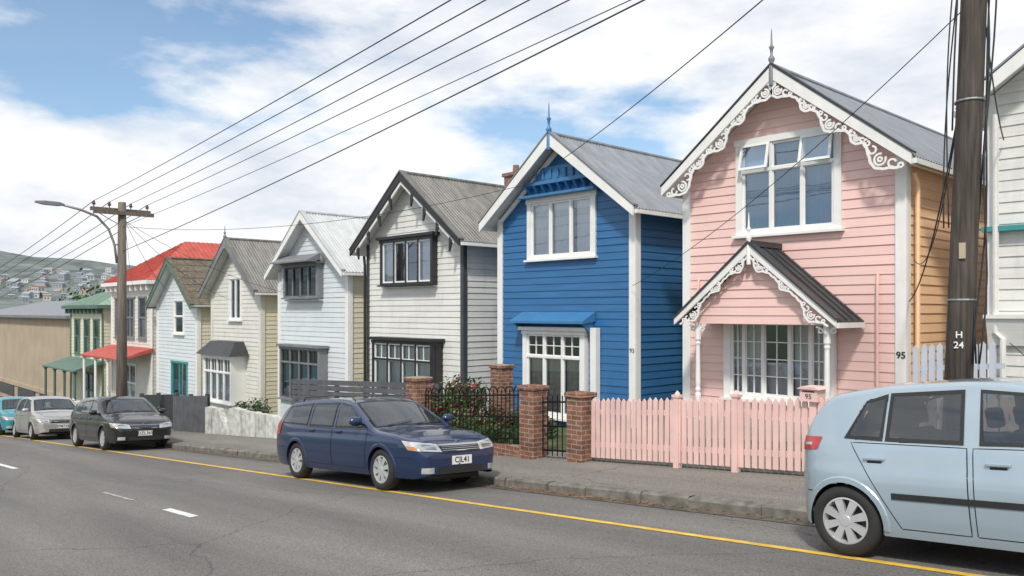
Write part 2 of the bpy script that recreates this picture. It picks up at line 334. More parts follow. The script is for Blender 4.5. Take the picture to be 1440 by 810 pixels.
def house(label,X0,X1,zb,apex,tip,D,wall,side,trim,roofm,wins,over=.28,fo=.42,c=.17,Y=14.2,bh=.24,bm=None,corner=None,flat=False,cw=.14,soff=None,edge=None):
    P=thing('wooden_house',label,'house',((X0+X1)/2,Y,zb),'wooden houses along the street')
    cx=(X0+X1)/2; hw=(X1-X0)/2; sl=(apex-tip)/(hw+over); we=apex-sl*hw-.07; wa=apex-.07
    holes=[(w['x'][0],w['x'][1],w['z'][0],w['z'][1]) for w in wins]
    b=B()
    siding(b,X0,X1,zb,we,wa,holes,c,lambda u,h,o:(u,Y-o,h),0)
    siding(b,Y,Y+D,zb,we,None,[],c,lambda u,h,o:(X1+o,u,h),1)
    siding(b,Y,Y+D,zb,we,None,[],c,lambda u,h,o:(X0-o,u,h),1)
    b.prism([(X0,zb),(X1,zb),(X1,we),(cx,wa),(X0,we)],Y+D,Y+D+.03,1)
    b.box(X0+.02,X1-.02,Y+.03,Y+D-.03,zb-1,zb-.01,2)
    b.obj('wall',[wall,side,CONC],P,recalc=False)
    b=B(); b.prism([(X0+.1,zb),(X1-.1,zb),(X1-.1,we-.15),(cx,wa-.2),(X0+.1,we-.15)],Y+.6,Y+D-.1); b.obj('interior',DARKIN,P)
    b=B(); hr=hw+over; y0,y1=Y-fo,Y+D+.3
    for sg in (-1,1):
        if flat:
            n=7
            for i in range(n):
                a,e=i/n,(i+1)/n
                b.prism([(cx+sg*hr*a,apex-(apex-tip)*a+.0),(cx+sg*hr*e,apex-(apex-tip)*e+.035),(cx+sg*hr*e,apex-(apex-tip)*e-.0),(cx+sg*hr*a,apex-(apex-tip)*a-.03)],y0,y1,0)
        else: corr(b,(cx,apex+.02),(cx+sg*(hr+.05),tip+.02-.05*sl),y0,y1)
        b.prism([(cx,apex-.0),(cx+sg*hr,tip-.0),(cx+sg*hr,tip-.05),(cx,apex-.05)],y0+.01,y1-.01,1)
        b.box(cx+sg*(hr+.01),cx+sg*(hr+.08),y0+.02,y1,tip-.13,tip-.045,2)
        b.prism([(cx,apex+.10),(cx+sg*(hr+.04),tip+.07),(cx+sg*(hr+.04),tip+.035),(cx,apex+.05)],y0-.07,y0+.12,3)
    b.cyl((cx,y0,apex+.03),(cx,y1,apex+.03),.06,n=8,mi=0)
    b.obj('roof',[roofm,soff or trim,trim,edge or roofm],P,recalc=True)
    b=B(); barge(b,cx,apex,hr+.02,tip-.01,y0-.003,bh); b.obj('bargeboard',bm or trim,P)
    cm=corner or trim
    b=B(); b.box(X0-.045,X0+cw,Y-.045,Y-.0,zb,we); b.obj('corner_board',cm,P)
    b=B(); b.box(X1-cw,X1+.045,Y-.045,Y,zb,we); b.box(X1,X1+.048,Y,Y+cw,zb,we+.05); b.obj('corner_board',cm,P)
    for w in wins:
        x0,x1=w['x']; z0,z1=w['z']; pr=w.get('bay',0); kw=w.get('kw',{})
        Yw=Y-pr
        wo=win(P,x0,x1,z0,z1,w.get('cols',[0,1]),w.get('tr'),w.get('fm',trim),Yw,**kw)
        if pr:
            q=B(); m0=w.get('bz',zb)
            q.box(x0-.09,x0-.03,Yw+.072,Y+.03,z0-.1,z1+.1); q.box(x1+.03,x1+.09,Yw+.072,Y+.03,z0-.1,z1+.1)
            q.box(x0-.09,x1+.09,Yw,Y+.03,m0,z0-.14,1)
            q.box(x0-.2,x1+.2,Yw-.14,Y,z1+.112,z1+.2)
            q.obj('bay_surround',[w.get('fm',trim),wall],wo)
    return P,dict(cx=cx,we=we,wa=wa,sl=sl,y0=y0,hr=hr)
# pink house
P,i=house('pink two storey weatherboard house with white fretwork gable',-9.86,-5.42,-.85,6.28,4.30,10,PINKW,PEACH,WHITE,ROOFG,[
  dict(x=(-8.52,-6.62),z=(3.32,4.98),cols=[0,.33,.67,1],tr=4.48,kw=dict(opn=(0,2),fw=.12,cur=[(0,1,.0,1)],curm=CURTB,tg=(1,1))),  # full-width blue curtain colours the panes like a sky reflection
  dict(x=(-8.72,-6.72),z=(.12,1.50),cols=[0,.15,.36,.64,.85,1],bay=.10,kw=dict(fw=.13,bars=(2,4),tg=(2,4),cur=[(0,.34,0,1),(.38,.62,0,.45),(.66,1,0,1)],curm=CURT,sm=WHITE))],over=.26,edge=CHAR,bh=.20)
b=B(); 
for sg in (-1,1): lace(b,i['cx'],6.28,i['cx']+sg*i['hr'],4.30,i['y0']-.04,.16,1.35)
b.obj('fretwork_trim',WHITE,P)
finial(P,i['cx'],i['y0']-.03,6.3,.72,MGREY)
b=B(); b.tube([(-5.33,14.35,4.1),(-5.3,14.45,3.9),(-5.3,14.45,-.6)],.04,8); b.obj('downpipe',PEACH,P)
b=B(); b.box(-5.24,-5.12,13.9,24.2,4.17,4.27); b.obj('gutter',WHITE,P)
for xx in (-9.5,-5.85):
    b=B(); b.tube([(xx,14.15,2.4),(xx,14.12,2.2),(xx,14.12,-.7)],.025,8); b.obj('wall_pipe',PINKW,P)
text(P,'95',.16,Vector((-5.465,14.148,.98))-ORG[P.name],(math.pi/2,0,0),BLACK,'house_number',.002,.003)
# porch of pink house
Yp=13.2; cx=-7.7; ap=2.93; tp=1.57; hr=1.60
b=B()
for sg in (-1,1):
    b.prism([(cx,ap),(cx+sg*hr,tp),(cx+sg*hr,tp-.05),(cx,ap-.06)],Yp-.12,14.17,0)
    for k in range(4):
        y=Yp+.06+k*.25; b.prism([(cx,ap+.03),(cx+sg*hr,tp+.03),(cx+sg*hr,tp),(cx,ap)],y,y+.03,0)
    b.prism([(cx,ap+.08),(cx+sg*(hr+.03),tp+.05),(cx+sg*(hr+.03),tp+.01),(cx,ap+.03)],Yp-.2,Yp-.0,0)
b.box(cx-.05,cx+.05,Yp-.12,14.17,ap-.01,ap+.09); b.obj('porch_roof',CHAR,P)
b=B(); barge(b,cx,ap,hr+.02,tp-.01,Yp-.123,.13,up=.03)
for sg in (-1,1): lace(b,cx,ap,cx+sg*hr,tp,Yp-.17,.10,.95,cl=((.2,.85),(.48,.55),(.82,1.2)))
b.box(cx+hr-.03,cx+hr+.05,Yp-.1,14.1,tp-.12,tp-.03)
b.obj('porch_fretwork',WHITE,P); finial(P,cx,Yp-.15,ap,.6,WHITE,.03)
b=B(); siding(b,cx-1.35,cx+1.35,1.5,1.66,2.78,[],.16,lambda u,h,o:(u,Yp+.02-o,h)); b.box(cx-1.35,cx+1.35,Yp+.03,14.1,1.58,1.63); b.obj('porch_gable_wall',PINKW,P)
for x in (cx-1.2,cx+1.38):
    b=B(); b.lathe([(.06,0),(.06,.9),(.042,.95),(.055,1.0),(.042,1.05),(.048,1.15),(.04,1.85),(.055,1.9),(.042,1.93),(.06,1.97),(.06,2.3)],(x,Yp+.03,-.78),10)
    for sg in (-1,1):
        b.ring(x+sg*.19,1.30,.16,.028,Yp+.01,Yp+.05,(90 if sg>0 else 0),(180 if sg>0 else 90),8); b.ring(x+sg*.11,1.40,.04,.02,Yp+.012,Yp+.048,0,360,8)
    b.obj('porch_post',WHITE,P,smooth=False)
b=B(); b.box(-9.1,-6.1,Yp-.15,14.15,-1.2,-.35); b.obj('porch_floor',CONC,P)
# blue house
P,i=house('blue two storey weatherboard house with white trim',-15.7,-11.2,-1.5,5.97,4.0,10,BLUEW,BLUEW,WHITE,ROOFG,[
  dict(x=(-14.5,-12.45),z=(3.12,4.42),cols=[0,.33,.67,1],kw=dict(fw=.12,cur=[(0,.3,0,1),(.36,.66,0,1),(.72,.97,0,1)])),
  dict(x=(-14.5,-12.65),z=(-.75,1.15),cols=[0,.33,.67,1],tr=.62,bay=.15,kw=dict(fw=.12,tg=(2,2),cur=[(0,.31,0,.7),(.35,.64,0,.7),(.69,1,0,.7)],curm=CURTY))],bh=.24,edge=MGREY)
b=B(); barge(b,i['cx'],5.76,2.2,4.06,14.17,.14); b.obj('gable_lining',WHITE,P)
b=B(); b.prism([(-14.35,4.95),(-12.55,4.95),(-12.9,5.28),(-14.0,5.28)],14.08,14.2)
for k in range(7): b.cyl((-14.2+k*.25,14.05,4.98),(-14.2+k*.25,14.05,5.2),.03,n=6)
b.box(-14.6,-12.3,14.0,14.2,4.86,4.95)
for k in range(9): b.prismx([(14.2,4.86),(13.98,4.86),(14.2,4.62)],-14.55+k*.27,-14.49+k*.27)
b.box(-14.75,-12.2,13.92,14.18,4.56,4.62)
b.obj('gable_ornament',BLUET,P)
b=B(); b.prismx([(14.17,1.72),(13.72,1.5),(13.72,1.44),(14.17,1.5)],-14.8,-12.35); 
for x in (-14.75,-12.45): b.prismx([(14.17,1.5),(13.8,1.44),(14.17,1.1)],x,x+.05)
b.obj('window_canopy',BLUET,P)
b=B(); b.box(-12.38,-12.2,14.02,14.17,-1.4,1.35); b.obj('trim_post',WHITE,P)
finial(P,i['cx'],i['y0']-.03,5.95,.8,BLUET,.04)
text(P,'93',.14,Vector((-11.25,14.148,.85))-ORG[P.name],(math.pi/2,0,0),BLACK,'house_number')
# white house with black trim
P,i=house('white weatherboard house with black trim and dark roof',-22,-17.2,-2.0,5.82,3.66,10,OFFW,OFFW,WHITE,ROOFB,[
  dict(x=(-20.95,-18.45),z=(2.62,3.82),cols=[0,.25,.5,.75,1],fm=BLACK,bay=.15,bz=2.45,kw=dict(fw=.09,sm=WHITE,tg=None,hood=0,cur=[(.0,.2,0,1),(.78,1,0,1)])),
  dict(x=(-21.1,-18.2),z=(-.8,.75),cols=[0,.25,.5,.75,1],tr=.28,fm=BLACK,bay=.35,kw=dict(fw=.08,sm=WHITE,tg=(2,1),cur=[(.0,1,0,.95)]))],bh=.20,bm=BLACK,corner=DGREY,over=.35,cw=.09)
b=B(); barge(b,i['cx'],5.6,2.5,3.66,13.82,.12); b.obj('gable_lining',WHITE,P)
for sg in (-1,1):
    for k in range(4):
        b=B(); s=.5+k*.6; x=i['cx']+sg*s; z=5.6-s*.785; b.prism([(x,z),(x+sg*.14,z-.12),(x+sg*.02,z-.42),(x-sg*.02,z-.4)],13.76,13.8); b.obj('gable_bracket',BLACK,P)
b=B(); b.tube([(-22.1,14.1,3.5),(-22.05,14.1,3.2),(-22.05,14.1,-2)],.045,8); b.obj('downpipe',BLACK,P)
b=B(); b.box(-21.0,-20.4,19.2,19.8,3.8,6.5); b.box(-21.06,-20.34,19.14,19.86,6.5,6.62); b.lathe([(.13,0),(.11,.3)],(-20.7,19.5,6.62),10); b.obj('chimney',BRICK,P)
# pale grey house
P,i=house('pale grey weatherboard house with light metal roof',-28.1,-23.2,-2.55,5.2,3.05,10,GREYW,CREAM,WHITE,ROOFL,[
  dict(x=(-27.2,-24.9),z=(2.3,3.3),cols=[0,.25,.5,.75,1],fm=MGREY,bay=.2,bz=2.1,kw=dict(fw=.09,hood=.5,sm=DGREY,tg=None,bars=(1,2))),
  dict(x=(-27.3,-24.6),z=(-1.35,.35),cols=[0,.25,.5,.75,1],tr=-.1,fm=MGREY,bay=.3,kw=dict(fw=.09,sm=DGREY,tg=(2,1),cur=[(.05,.95,0,.7)],curm=CURTB))],bh=.22)
# cream house
P,i=house('cream weatherboard house with brown roof and bay window',-34.3,-29.6,-3.05,4.68,2.5,10,CREAM2,CREAM,CREAM2,ROOFB,[
  dict(x=(-32.4,-31.4),z=(1.45,3.05),cols=[0,.5,1],tr=None,fm=WHITE,kw=dict(fw=.1,bars=(1,2))),
  dict(x=(-33.6,-31.0),z=(-1.9,-.2),cols=[0,.25,.5,.75,1],tr=-.75,fm=WHITE,bay=.6,kw=dict(fw=.09,tg=(2,1),cur=[(0,1,0,.7)]))],bm=MGREY,bh=.26,corner=CREAM2)
b=B(); b.add([(-34,13.35,-.05),(-30.6,13.35,-.05),(-30.6,14.17,-.05),(-34,14.17,-.05),(-33.5,13.8,.5),(-31.1,13.8,.5),(-31.1,14.17,.5),(-33.5,14.17,.5)],[(0,1,5,4),(1,2,6,5),(3,0,4,7),(4,5,6,7)]); b.obj('bay_roof',CHAR,P)
finial(P,i['cx'],i['y0']-.03,4.65,.6,MGREY,.04)
# green trim house
P,i=house('white weatherboard house with green bargeboards and brown mossy roof',-40.9,-35.9,-3.6,4.2,2.0,10,GREYW,CREAM,GREENP,MOSS,[
  dict(x=(-38.6,-37.5),z=(.75,2.2),cols=[0,1],tr=1.5,fm=WHITE),
  dict(x=(-38.9,-37.1),z=(-2.2,-.7),cols=[0,.5,1],tr=None,fm=TEAL)],bh=.24,flat=True,bm=GREENP,corner=WHITE,soff=WHITE)
def hiphouse(label,X0,X1,Y,D,zb,eave,ridge,wall,roofm,trim,wins,vz,vroof,vpost,ov=.45):
    P=thing('wooden_house',label,'house',((X0+X1)/2,Y,zb),'wooden houses along the street')
    holes=[(w[0],w[1],w[2],w[3]) for w in wins]; b=B()
    siding(b,X0,X1,zb,eave,None,holes,.2,lambda u,h,o:(u,Y-o,h)); siding(b,Y,Y+D,zb,eave,None,[],.2,lambda u,h,o:(X1+o,u,h)); siding(b,Y,Y+D,zb,eave,None,[],.2,lambda u,h,o:(X0-o,u,h))
    b.box(X0,X1,Y+.1,Y+D,zb-1.2,zb); b.obj('wall',wall,P,recalc=False)
    b=B(); b.box(X0+.1,X1-.1,Y+.6,Y+D-.1,zb,eave-.1); b.obj('interior',DARKIN,P)
    x0,x1,y0,y1=X0-ov,X1+ov,Y-ov,Y+D+ov; h=(x1-x0)/2; b=B(); cx=(x0+x1)/2
    ra=(cx,y0+h*.9,ridge); rb=(cx,y1-h*.9,ridge)
    b.face([(x0,y0,eave),(x1,y0,eave),ra]); b.face([(x1,y0,eave),(x1,y1,eave),rb,ra]); b.face([(x1,y1,eave),(x0,y1,eave),rb]); b.face([(x0,y1,eave),(x0,y0,eave),ra,rb])
    k=.25
    for j in range(int((y1-y0)/k)):
        y=y0+j*k; t=min(1,(y-y0)/(h*.9),(y1-y)/(h*.9)) 
        if t>.05: b.tube([(x1,y,eave+.02),(x1+(cx-x1)*t,y,eave+(ridge-eave)*t+.02)],.02,4)
    for j in range(int((x1-x0)/k)):
        x=x0+j*k; t=min(1,(x-x0)/h,(x1-x)/h)
        if t>.05: b.tube([(x,y0,eave+.02),(x,y0+h*.9*t,eave+(ridge-eave)*t+.02)],.02,4)
    b.box(x0,x1,y0,y1,eave-.2,eave-.01,1); b.obj('roof',[roofm,trim],P)
    for w in wins: win(P,w[0],w[1],w[2],w[3],[0,.5,1] if w[1]-w[0]>1.2 else [0,1],(w[2]+w[3])/2,w[4],Y,cur=[(0,1,0,.45)])
    b=B(); b.prismx([(Y,vz+.5),(Y-1.6,vz),(Y-1.6,vz-.08),(Y,vz+.3)],X0-.1,X1+.1); b.obj('veranda_roof',vroof,P)
    n=4
    for j in range(n):
        x=X0+.1+(X1-X0-.2)*j/(n-1); b=B(); b.cyl((x,Y-1.45,zb-.1),(x,Y-1.45,vz),.07,n=8); b.box(x-.1,x+.1,Y-1.55,Y-1.35,vz-.18,vz-.08)
        for sg in (-1,1): b.ring(x+sg*.25,vz-.33,.22,.04,Y-1.47,Y-1.43,90 if sg>0 else 0,180 if sg>0 else 90,7)
        b.obj('veranda_post',vpost,P)
    b=B(); x=X0
    while x<X1: 
        b.box(x,x+.12,Y-.35,Y-.02,eave-.5,eave-.21); x+=.8
    b.obj('eave_bracket',vpost,P)
    for xa,xb in ((X0-.04,X0+.15),(X1-.15,X1+.04)):
        b=B(); b.box(xa,xb,Y-.05,Y,zb,eave-.52); b.obj('corner_board',vpost,P)
    b=B(); b.box(X0,X1,Y-1.6,Y,zb-1,zb-.02); b.obj('veranda_floor',CONC,P); return P
hiphouse('white two storey house with bright red hip roof',-48.0,-41.6,14.2,10,-3.95,3.3,5.6,CREAM2,REDR,WHITE,[(-45.5,-44.3,.4,2.4,MGREY),(-43.5,-42.5,.4,2.4,MGREY),(-47.3,-46.3,.4,2.4,MGREY),(-46,-44,-3,-1.1,WHITE)],-.6,REDR,WHITE)
hiphouse('green and cream two storey villa with green hip roof',-56.2,-49.6,14.2,9,-4.5,2.1,3.6,CREAM,PGREEN,GREENP,[(-55.2,-54.2,-.8,1.2,GREENP),(-53.2,-52.2,-.8,1.2,GREENP),(-51.3,-50.3,-.8,1.2,GREENP),(-53.5,-51.5,-3.9,-2,GREENP)],-1.6,GREENP,GREENP)
# right hand house
P,i=house('white weathered weatherboard house with grey eaves',-4.1,1.9,-.3,7.4,4.95,9,OFFW,OFFW,WHITE,ROOFG,[dict(x=(-2.2,-.2),z=(3.2,4.6),cols=[0,.5,1]),dict(x=(-2.2,-.2),z=(.6,2.0),cols=[0,.5,1])],over=.35,bm=WHITE,cw=.08)
b=B(); b.box(-4.2,1.9,14.03,14.17,2.98,3.06); b.obj('teal_band',TEAL,P)
b=B(); b.box(-4.15,1.9,13.95,14.17,1.62,1.68); b.prismx([(14.17,1.62),(13.98,1.62),(14.1,1.2),(14.17,1.2)],-4.12,1.9); b.obj('skirt_moulding',OFFW,P)
b=B(); b.tube([(-4.0,14.05,4.8),(-4.0,14.05,1.4),(-3.9,14.05,1.3),(-3.9,14.05,-.3)],.045,8); b.obj('downpipe',OFFW,P)
# far tan building
P=thing('commercial_building','low tan rendered building with dark roof','building',(-72,15,-5.6))
b=B(); b.box(-92,-59.5,15,40,-7,1.45); b.box(-92.2,-59.3,14.9,40,-4.3,-4.0); b.obj('wall',TAN,P)
b=B(); b.add([(-92.5,14.6,1.45),(-59,14.6,1.45),(-59,40.5,1.45),(-92.5,40.5,1.45),(-88,20,2.7),(-63,20,2.7),(-63,36,2.7),(-88,36,2.7)],[(0,1,5,4),(1,2,6,5),(2,3,7,6),(3,0,4,7),(4,5,6,7)]); b.box(-92.5,-59,14.55,15,1.25,1.45); b.obj('roof',MGREY,P)
for k in range(3):
    b=B(); b.box(-62-k*7-5.5,-62-k*7,14.93,14.99,-5.2,-4.35); b.obj('window_strip',DGREY,P)
P=thing('garage_building','small pale shed with pitched roof','building',(-97,13,-6.5))
b=B(); b.box(-104,-94,9,18,-7,-2.2); b.obj('wall',CREAM2,P)
b=B(); b.prism([(-104.4,-2.2),(-93.6,-2.2),(-99,.0)],8.7,18.3); b.obj('roof',MGREY,P)
# ------------------------------------------------ ground & road
b=B(); xs=[-3500,-2000,-1000,-500,-300,-150,-120,-90,-62]+[-62+4*k for k in range(1,23)]+[30,60,150,600,3000]
ys=[(-3500,-.1),(-7,-.05),(-6.5,-.35),(8.3,-.35),(9.9,-.35),(10.06,-.02),(14,.05),(60,.05),(3500,.05)]
n=len(ys)
b.add([(x,y,gx(x)+o) for x in xs for (y,o) in ys],[(i*n+j,(i+1)*n+j,(i+1)*n+j+1,i*n+j+1) for i in range(len(xs)-1) for j in range(n-1)])
g=b.obj('ground',GRASS); g["kind"]="structure"
def strip(name,prof,mat,x0=-150,x1=60,zo=0):
    b=B(); X=[x0]+[x for x in xs+[-62+2*k for k in range(46)] if x0<x<x1]+[x1]; X=sorted(set(X)); n=len(prof)
    b.add([(x,y,gx(x)+o+zo) for x in X for (y,o) in prof],[(i*n+j,(i+1)*n+j,(i+1)*n+j+1,i*n+j+1) for i in range(len(X)-1) for j in range(n-1)])
    o=b.obj(name,mat); o["kind"]="structure"
    return o
KY=8.2
def rz(Y): return 0 if Y<5 else -.06*(Y-5)
kt=rz(KY)+.13
strip('road',[(-6.6,-.1),(0,0),(3.9,0),(5,0),(KY+.02,rz(KY+.02))],ASPH)
strip('gutter_channel',[(KY-.26,rz(KY-.26)+.006),(KY-.0,rz(KY)+.008)],M('gutter_dirt',(.10,.09,.075),.95,var=.5,scale=5,bump=.6,dirt=.6))
b=B(); x=-62
while x<40:
    w=random.uniform(.7,1.0); j=random.uniform(-.012,.012); k=random.uniform(-.01,.008)
    y0=KY-.012+j; z0,z1=gx(x),gx(x+w-.012); xa,xb=x,x+w-.012
    b.add([(xa,y0,z0+rz(KY)-.1),(xb,y0,z1+rz(KY)-.1),(xb,y0,z1+kt-.025+k),(xa,y0,z0+kt-.025+k),(xb,y0+.025,z1+kt+k),(xa,y0+.025,z0+kt+k),(xb,y0+.17,z1+kt+.004),(xa,y0+.17,z0+kt+.004)],[(0,1,2,3),(3,2,4,5),(5,4,6,7)])
    x+=w
o=b.obj('kerb',KERBM,recalc=False); o["kind"]="structure"
strip('kerb_base',[(KY+.004,rz(KY)-.02),(KY+.006,kt-.02),(KY+.16,kt-.005)],KERBM)
strip('pavement',[(KY+.15,kt),(10.08,kt+.035)],PATHM)
strip('front_yard_ground',[(10.05,kt+.0),(10.1,kt+.05),(14.3,kt+.07)],M('yard_concrete',(.24,.23,.21),.9,var=.3,scale=2,dirt=.4))
def mark(name,x0,x1,y0,y1,mat):
    return strip(name,[(y0,rz(y0)),(y1,rz(y1))],mat,x0,x1,.005)
mark('yellow_line',-100,40,6.63,6.74,YEL)
for x0,x1 in ((-10.9,-9.95),(-22.2,-19.6),(-34,-31.5),(-46,-43.5)): mark('white_dash',x0,x1,3.84,3.95,WRP)
mark('worn_dash',-13.6,-12.2,3.87,3.92,M('worn_road_paint',(.34,.34,.33),.8,var=.5,scale=12))
b=B()
for k in range(1800):
    x=random.uniform(-30,2); c=random.random()
    y=KY-.03-abs(random.gauss(0,.1)) if c<.8 else random.uniform(KY+.2,9.95)
    if c<.25: x=random.gauss(-7.5,1.2)
    z=gx(x)+(rz(y)+.012 if y<KY else kt+.02+.018*(y-KY-.15))+.004; s=random.uniform(.008,.03); a=random.uniform(0,6.28)
    b.face([(x+s*math.cos(a+t)*(1 if i%2 else .55),y+s*math.sin(a+t)*(1 if i%2 else .55),z+random.uniform(0,.012)) for i,t in enumerate((0,1.57,3.14,4.71))],0)
o=b.obj('leaf_litter',LITTER,recalc=False); o["kind"]="stuff"
# ------------------------------------------------ hills
b=B(); nx,ny=70,70; vs=[]
def hz(x,y):
    n=noise.fractal(Vector((x/420,y/420,1.3)),1,2,5)
    t=max(0,min(1,(-x-500)/1100)); 
    return -9+t*t*(3-2*t)*(92+46*n)
X_=[-450-2600*i/nx for i in range(nx+1)]; Y_=[-1200+3200*j/ny for j in range(ny+1)]
for x in X_:
    for y in Y_: vs.append((x,y,hz(x,y)))
b.add(vs,[(i*(ny+1)+j,(i+1)*(ny+1)+j,(i+1)*(ny+1)+j+1,i*(ny+1)+j+1) for i in range(nx) for j in range(ny)])
HILL=M('hazed_hill_bush',(.125,.15,.145),.95,var=.5,scale=.03)  # bush green greyed, distance haze mixed into the colour
o=b.obj('hill',HILL,smooth=True); o["kind"]="structure"
hm=[M('far_white',(.55,.56,.57),.7),M('far_red',(.33,.22,.19),.7),M('far_grey',(.3,.33,.36),.7),M('far_cream',(.48,.45,.40),.7)]
FW=M('far_window',(.14,.16,.19),.5)
protos=[]
for wi,ri in ((0,1),(0,2),(3,1),(3,2),(2,2)):
    b=B(); b.box(-5,5,-4,4,-4,5,0); b.prism([(-5.5,5),(5.5,5),(0,7.2)],-4.4,4.4,1)
    for k in range(3): b.box(-3.8+k*3,-2.3+k*3,-4.05,-4.0,1,3.2,2)
    for k in range(2): b.box(5.0,5.05,-2.8+k*3.2,-1.2+k*3.2,1,3.2,2)
    protos.append((b,[hm[wi],hm[ri],FW]))
meshes=[]
for k in range(260):
    t=random.random(); x=-(780+640*t); y=x*random.uniform(-.30,-.08)+random.uniform(-20,20)
    z=hz(x,y)
    if z>52: continue
    i=k%5
    if i>=len(meshes):
        b,ms=protos[i]; o=b.obj('hillside_house',ms); meshes.append(o)
    else:
        o=meshes[i].copy(); COL.objects.link(o)
    o.location=(x,y,z); s=random.uniform(.5,1.0); o.scale=(s*random.uniform(.8,1.6),s,s*random.uniform(.7,1.2)); o.rotation_euler=(0,0,random.uniform(-.9,.9))
    tag(o,('white','white','cream','cream','grey')[i]+' distant house with pitched roof on the hillside','house','houses scattered on the hillside')
# ------------------------------------------------ vegetation
def bush(name,label,c,r,n,size,clumps,fl=0,cat='bush'):
    b=B(); cl=[]
    for k in range(clumps):
        while True:
            p=Vector((random.uniform(-1,1),random.uniform(-1,1),random.uniform(-1,1)))
            if .3<p.length<1: break
        cl.append((Vector((c[0]+p.x*r[0],c[1]+p.y*r[1],c[2]+r[2]+p.z*r[2])),random.choice((0,0,1,1,2)),random.uniform(.25,.5)))
    for k in range(n):
        q,mi,rr=random.choice(cl); d=Vector((random.gauss(0,1),random.gauss(0,1),random.gauss(0,1))).normalized()*rr*min(r)*random.uniform(.5,1.3); p=q+d
        if p.z<c[2]: p.z=c[2]+.02
        a=Vector((random.gauss(0,1),random.gauss(0,1),random.gauss(0,1))).normalized(); e=a.orthogonal().normalized()*size*random.uniform(.6,1.3); f_=a.cross(e)*.5
        b.face([p-e,p+f_,p+e,p-f_],3 if (fl and random.random()<fl and d.z>-.1) else mi)
    for k in range(5):
        b.cyl((c[0],c[1],c[2]-.1),(c[0]+random.uniform(-.6,.6)*r[0],c[1]+random.uniform(-.6,.6)*r[1],c[2]+r[2]*1.1),.02,.008,5,4)
    o=b.obj(name,[LEAF1,LEAF2,LEAF3,FLOW,POLEW],loc=c,recalc=False); tag(o,label,cat); return o
def yz(X): return gx(X)+kt+.05
bush('flowering_bush','bush with red flowers behind the iron fence',(-13.75,11.3,yz(-13.7)-.05),(1.2,.7,.62),8000,.045,60,.14)
bush('flowering_bush','small leafy shrub with red flowers behind the fence',(-12.3,12.0,yz(-12.3)-.1),(.7,.5,.36),3500,.045,30,.06)
for xx in (-12.9,-11.5): bush('hedge','low clipped green hedge behind the iron fence',(xx,10.45,yz(xx)),(.75,.25,.22),4500,.028,60,0,'hedge')
bush('shrub','dark green shrub beside the grey fence',(-23.9,11.2,yz(-23.9)),(.5,.5,.5),2500,.04,25)
bush('shrub','small green shrub beside the pale wall',(-29.2,10.6,yz(-29.2)),(.5,.4,.5),2000,.05,20)
for (x,y,z,r) in ((-100,30,-6,3.5),(-120,45,-7,4.5),(-110,10,-6.5,3)):
    c=(x,y,z); P=thing('tree','green leafy tree beyond the low buildings','tree',c,'trees beyond the buildings')
    b=B(); b.tube([(x,y,z),(x+.2,y,z+r),(x-.1,y+.2,z+r*1.6)],.25,8,0,.1)
    for k in range(6): a=k*1.05; b.tube([(x+.1,y,z+r*.8),(x+r*.6*math.cos(a),y+r*.6*math.sin(a),z+r*1.6)],.1,5,0,.03)
    b.obj('trunk',POLEW,P); b=B(); cl=[Vector((x+random.uniform(-1,1)*r,y+random.uniform(-1,1)*r,z+r*1.5+random.uniform(-.7,.9)*r)) for _ in range(30)]
    for k in range(5000):
        j=random.randrange(30); p=cl[j]+Vector((random.gauss(0,.3),random.gauss(0,.3),random.gauss(0,.3)))*r; a=Vector((random.gauss(0,1),random.gauss(0,1),random.gauss(0,1))).normalized(); e=a.orthogonal()*.2; f_=a.cross(e)*.6
        b.face([p-e,p+f_,p+e,p-f_],j%3)
    b.obj('crown',[LEAF1,LEAF2,LEAF3],P,recalc=False)
# ------------------------------------------------ fences
def picket(label,x0,x1,Y,h,mat,gap=.105,w=.078,posts=(),cat='fence',zoff=0):
    P=thing('picket_fence',label,cat,((x0+x1)/2,Y,yz((x0+x1)/2)))
    b=B(); x=x0
    while x<x1-w:
        z=yz(x)+zoff; r=random.uniform(-.014,.014); t=z+h+r; q=random.uniform(-.007,.007)
        b.prism([(x,z+.06),(x+w,z+.06),(x+w+q,t-.05),(x+w*.5+q,t),(x+q,t-.05)],Y-.025,Y-.004); x+=gap
    b.obj('pickets',mat,P)
    for f in (.22,.74):
        b=B(); za,zc=yz(x0)+zoff+h*f,yz(x1)+zoff+h*f
        b.prism([(x0,za),(x1,zc),(x1,zc+.08),(x0,za+.08)],Y,Y+.04); b.obj('rail',mat,P)
    for p in posts:
        b=B(); z=yz(p)+zoff; b.box(p-.045,p+.045,Y-.05,Y+.05,z-.1,z+h+.01); b.box(p-.062,p+.062,Y-.065,Y+.065,z+h+.01,z+h+.045); b.lathe([(.04,0),(.04,.02),(.016,.05),(0.001,.065)],(p,Y,z+h+.045),8); b.obj('post',mat,P)
    return P
F=picket('pale pink picket fence in front of the pink house',-8.78,-1.5,10.0,1.03,PFENCE,posts=(-7.09,-6.1,-4.95,-3.6,-2.3))
P=thing('letterbox','pink letterbox numbered 95 on the picket fence','letterbox',(-4.97,9.98,yz(-5)+1.0))
b=B(); b.box(-5.10,-4.86,9.9,10.13,.56,.72); b.prism([(-5.13,.72),(-4.83,.72),(-4.89,.755),(-5.07,.755)],9.87,10.16); b.obj('box_body',PFENCE,P)
text(P,'95',.09,(-.01,-.085,.625-ORG[P.name][2]),(math.pi/2,0,0),BLACK,'box_number',.002,-.001)
b=B(); b.box(-5.06,-4.90,9.893,9.899,.685,.70); b.obj('mail_slot',BLACK,P)
picket('tall pale paling fence beside the pink house',-4.98,-3.7,13.4,1.62,M('blue_white_paint',(.50,.55,.64),.6,var=.08),gap=.12,w=.085)
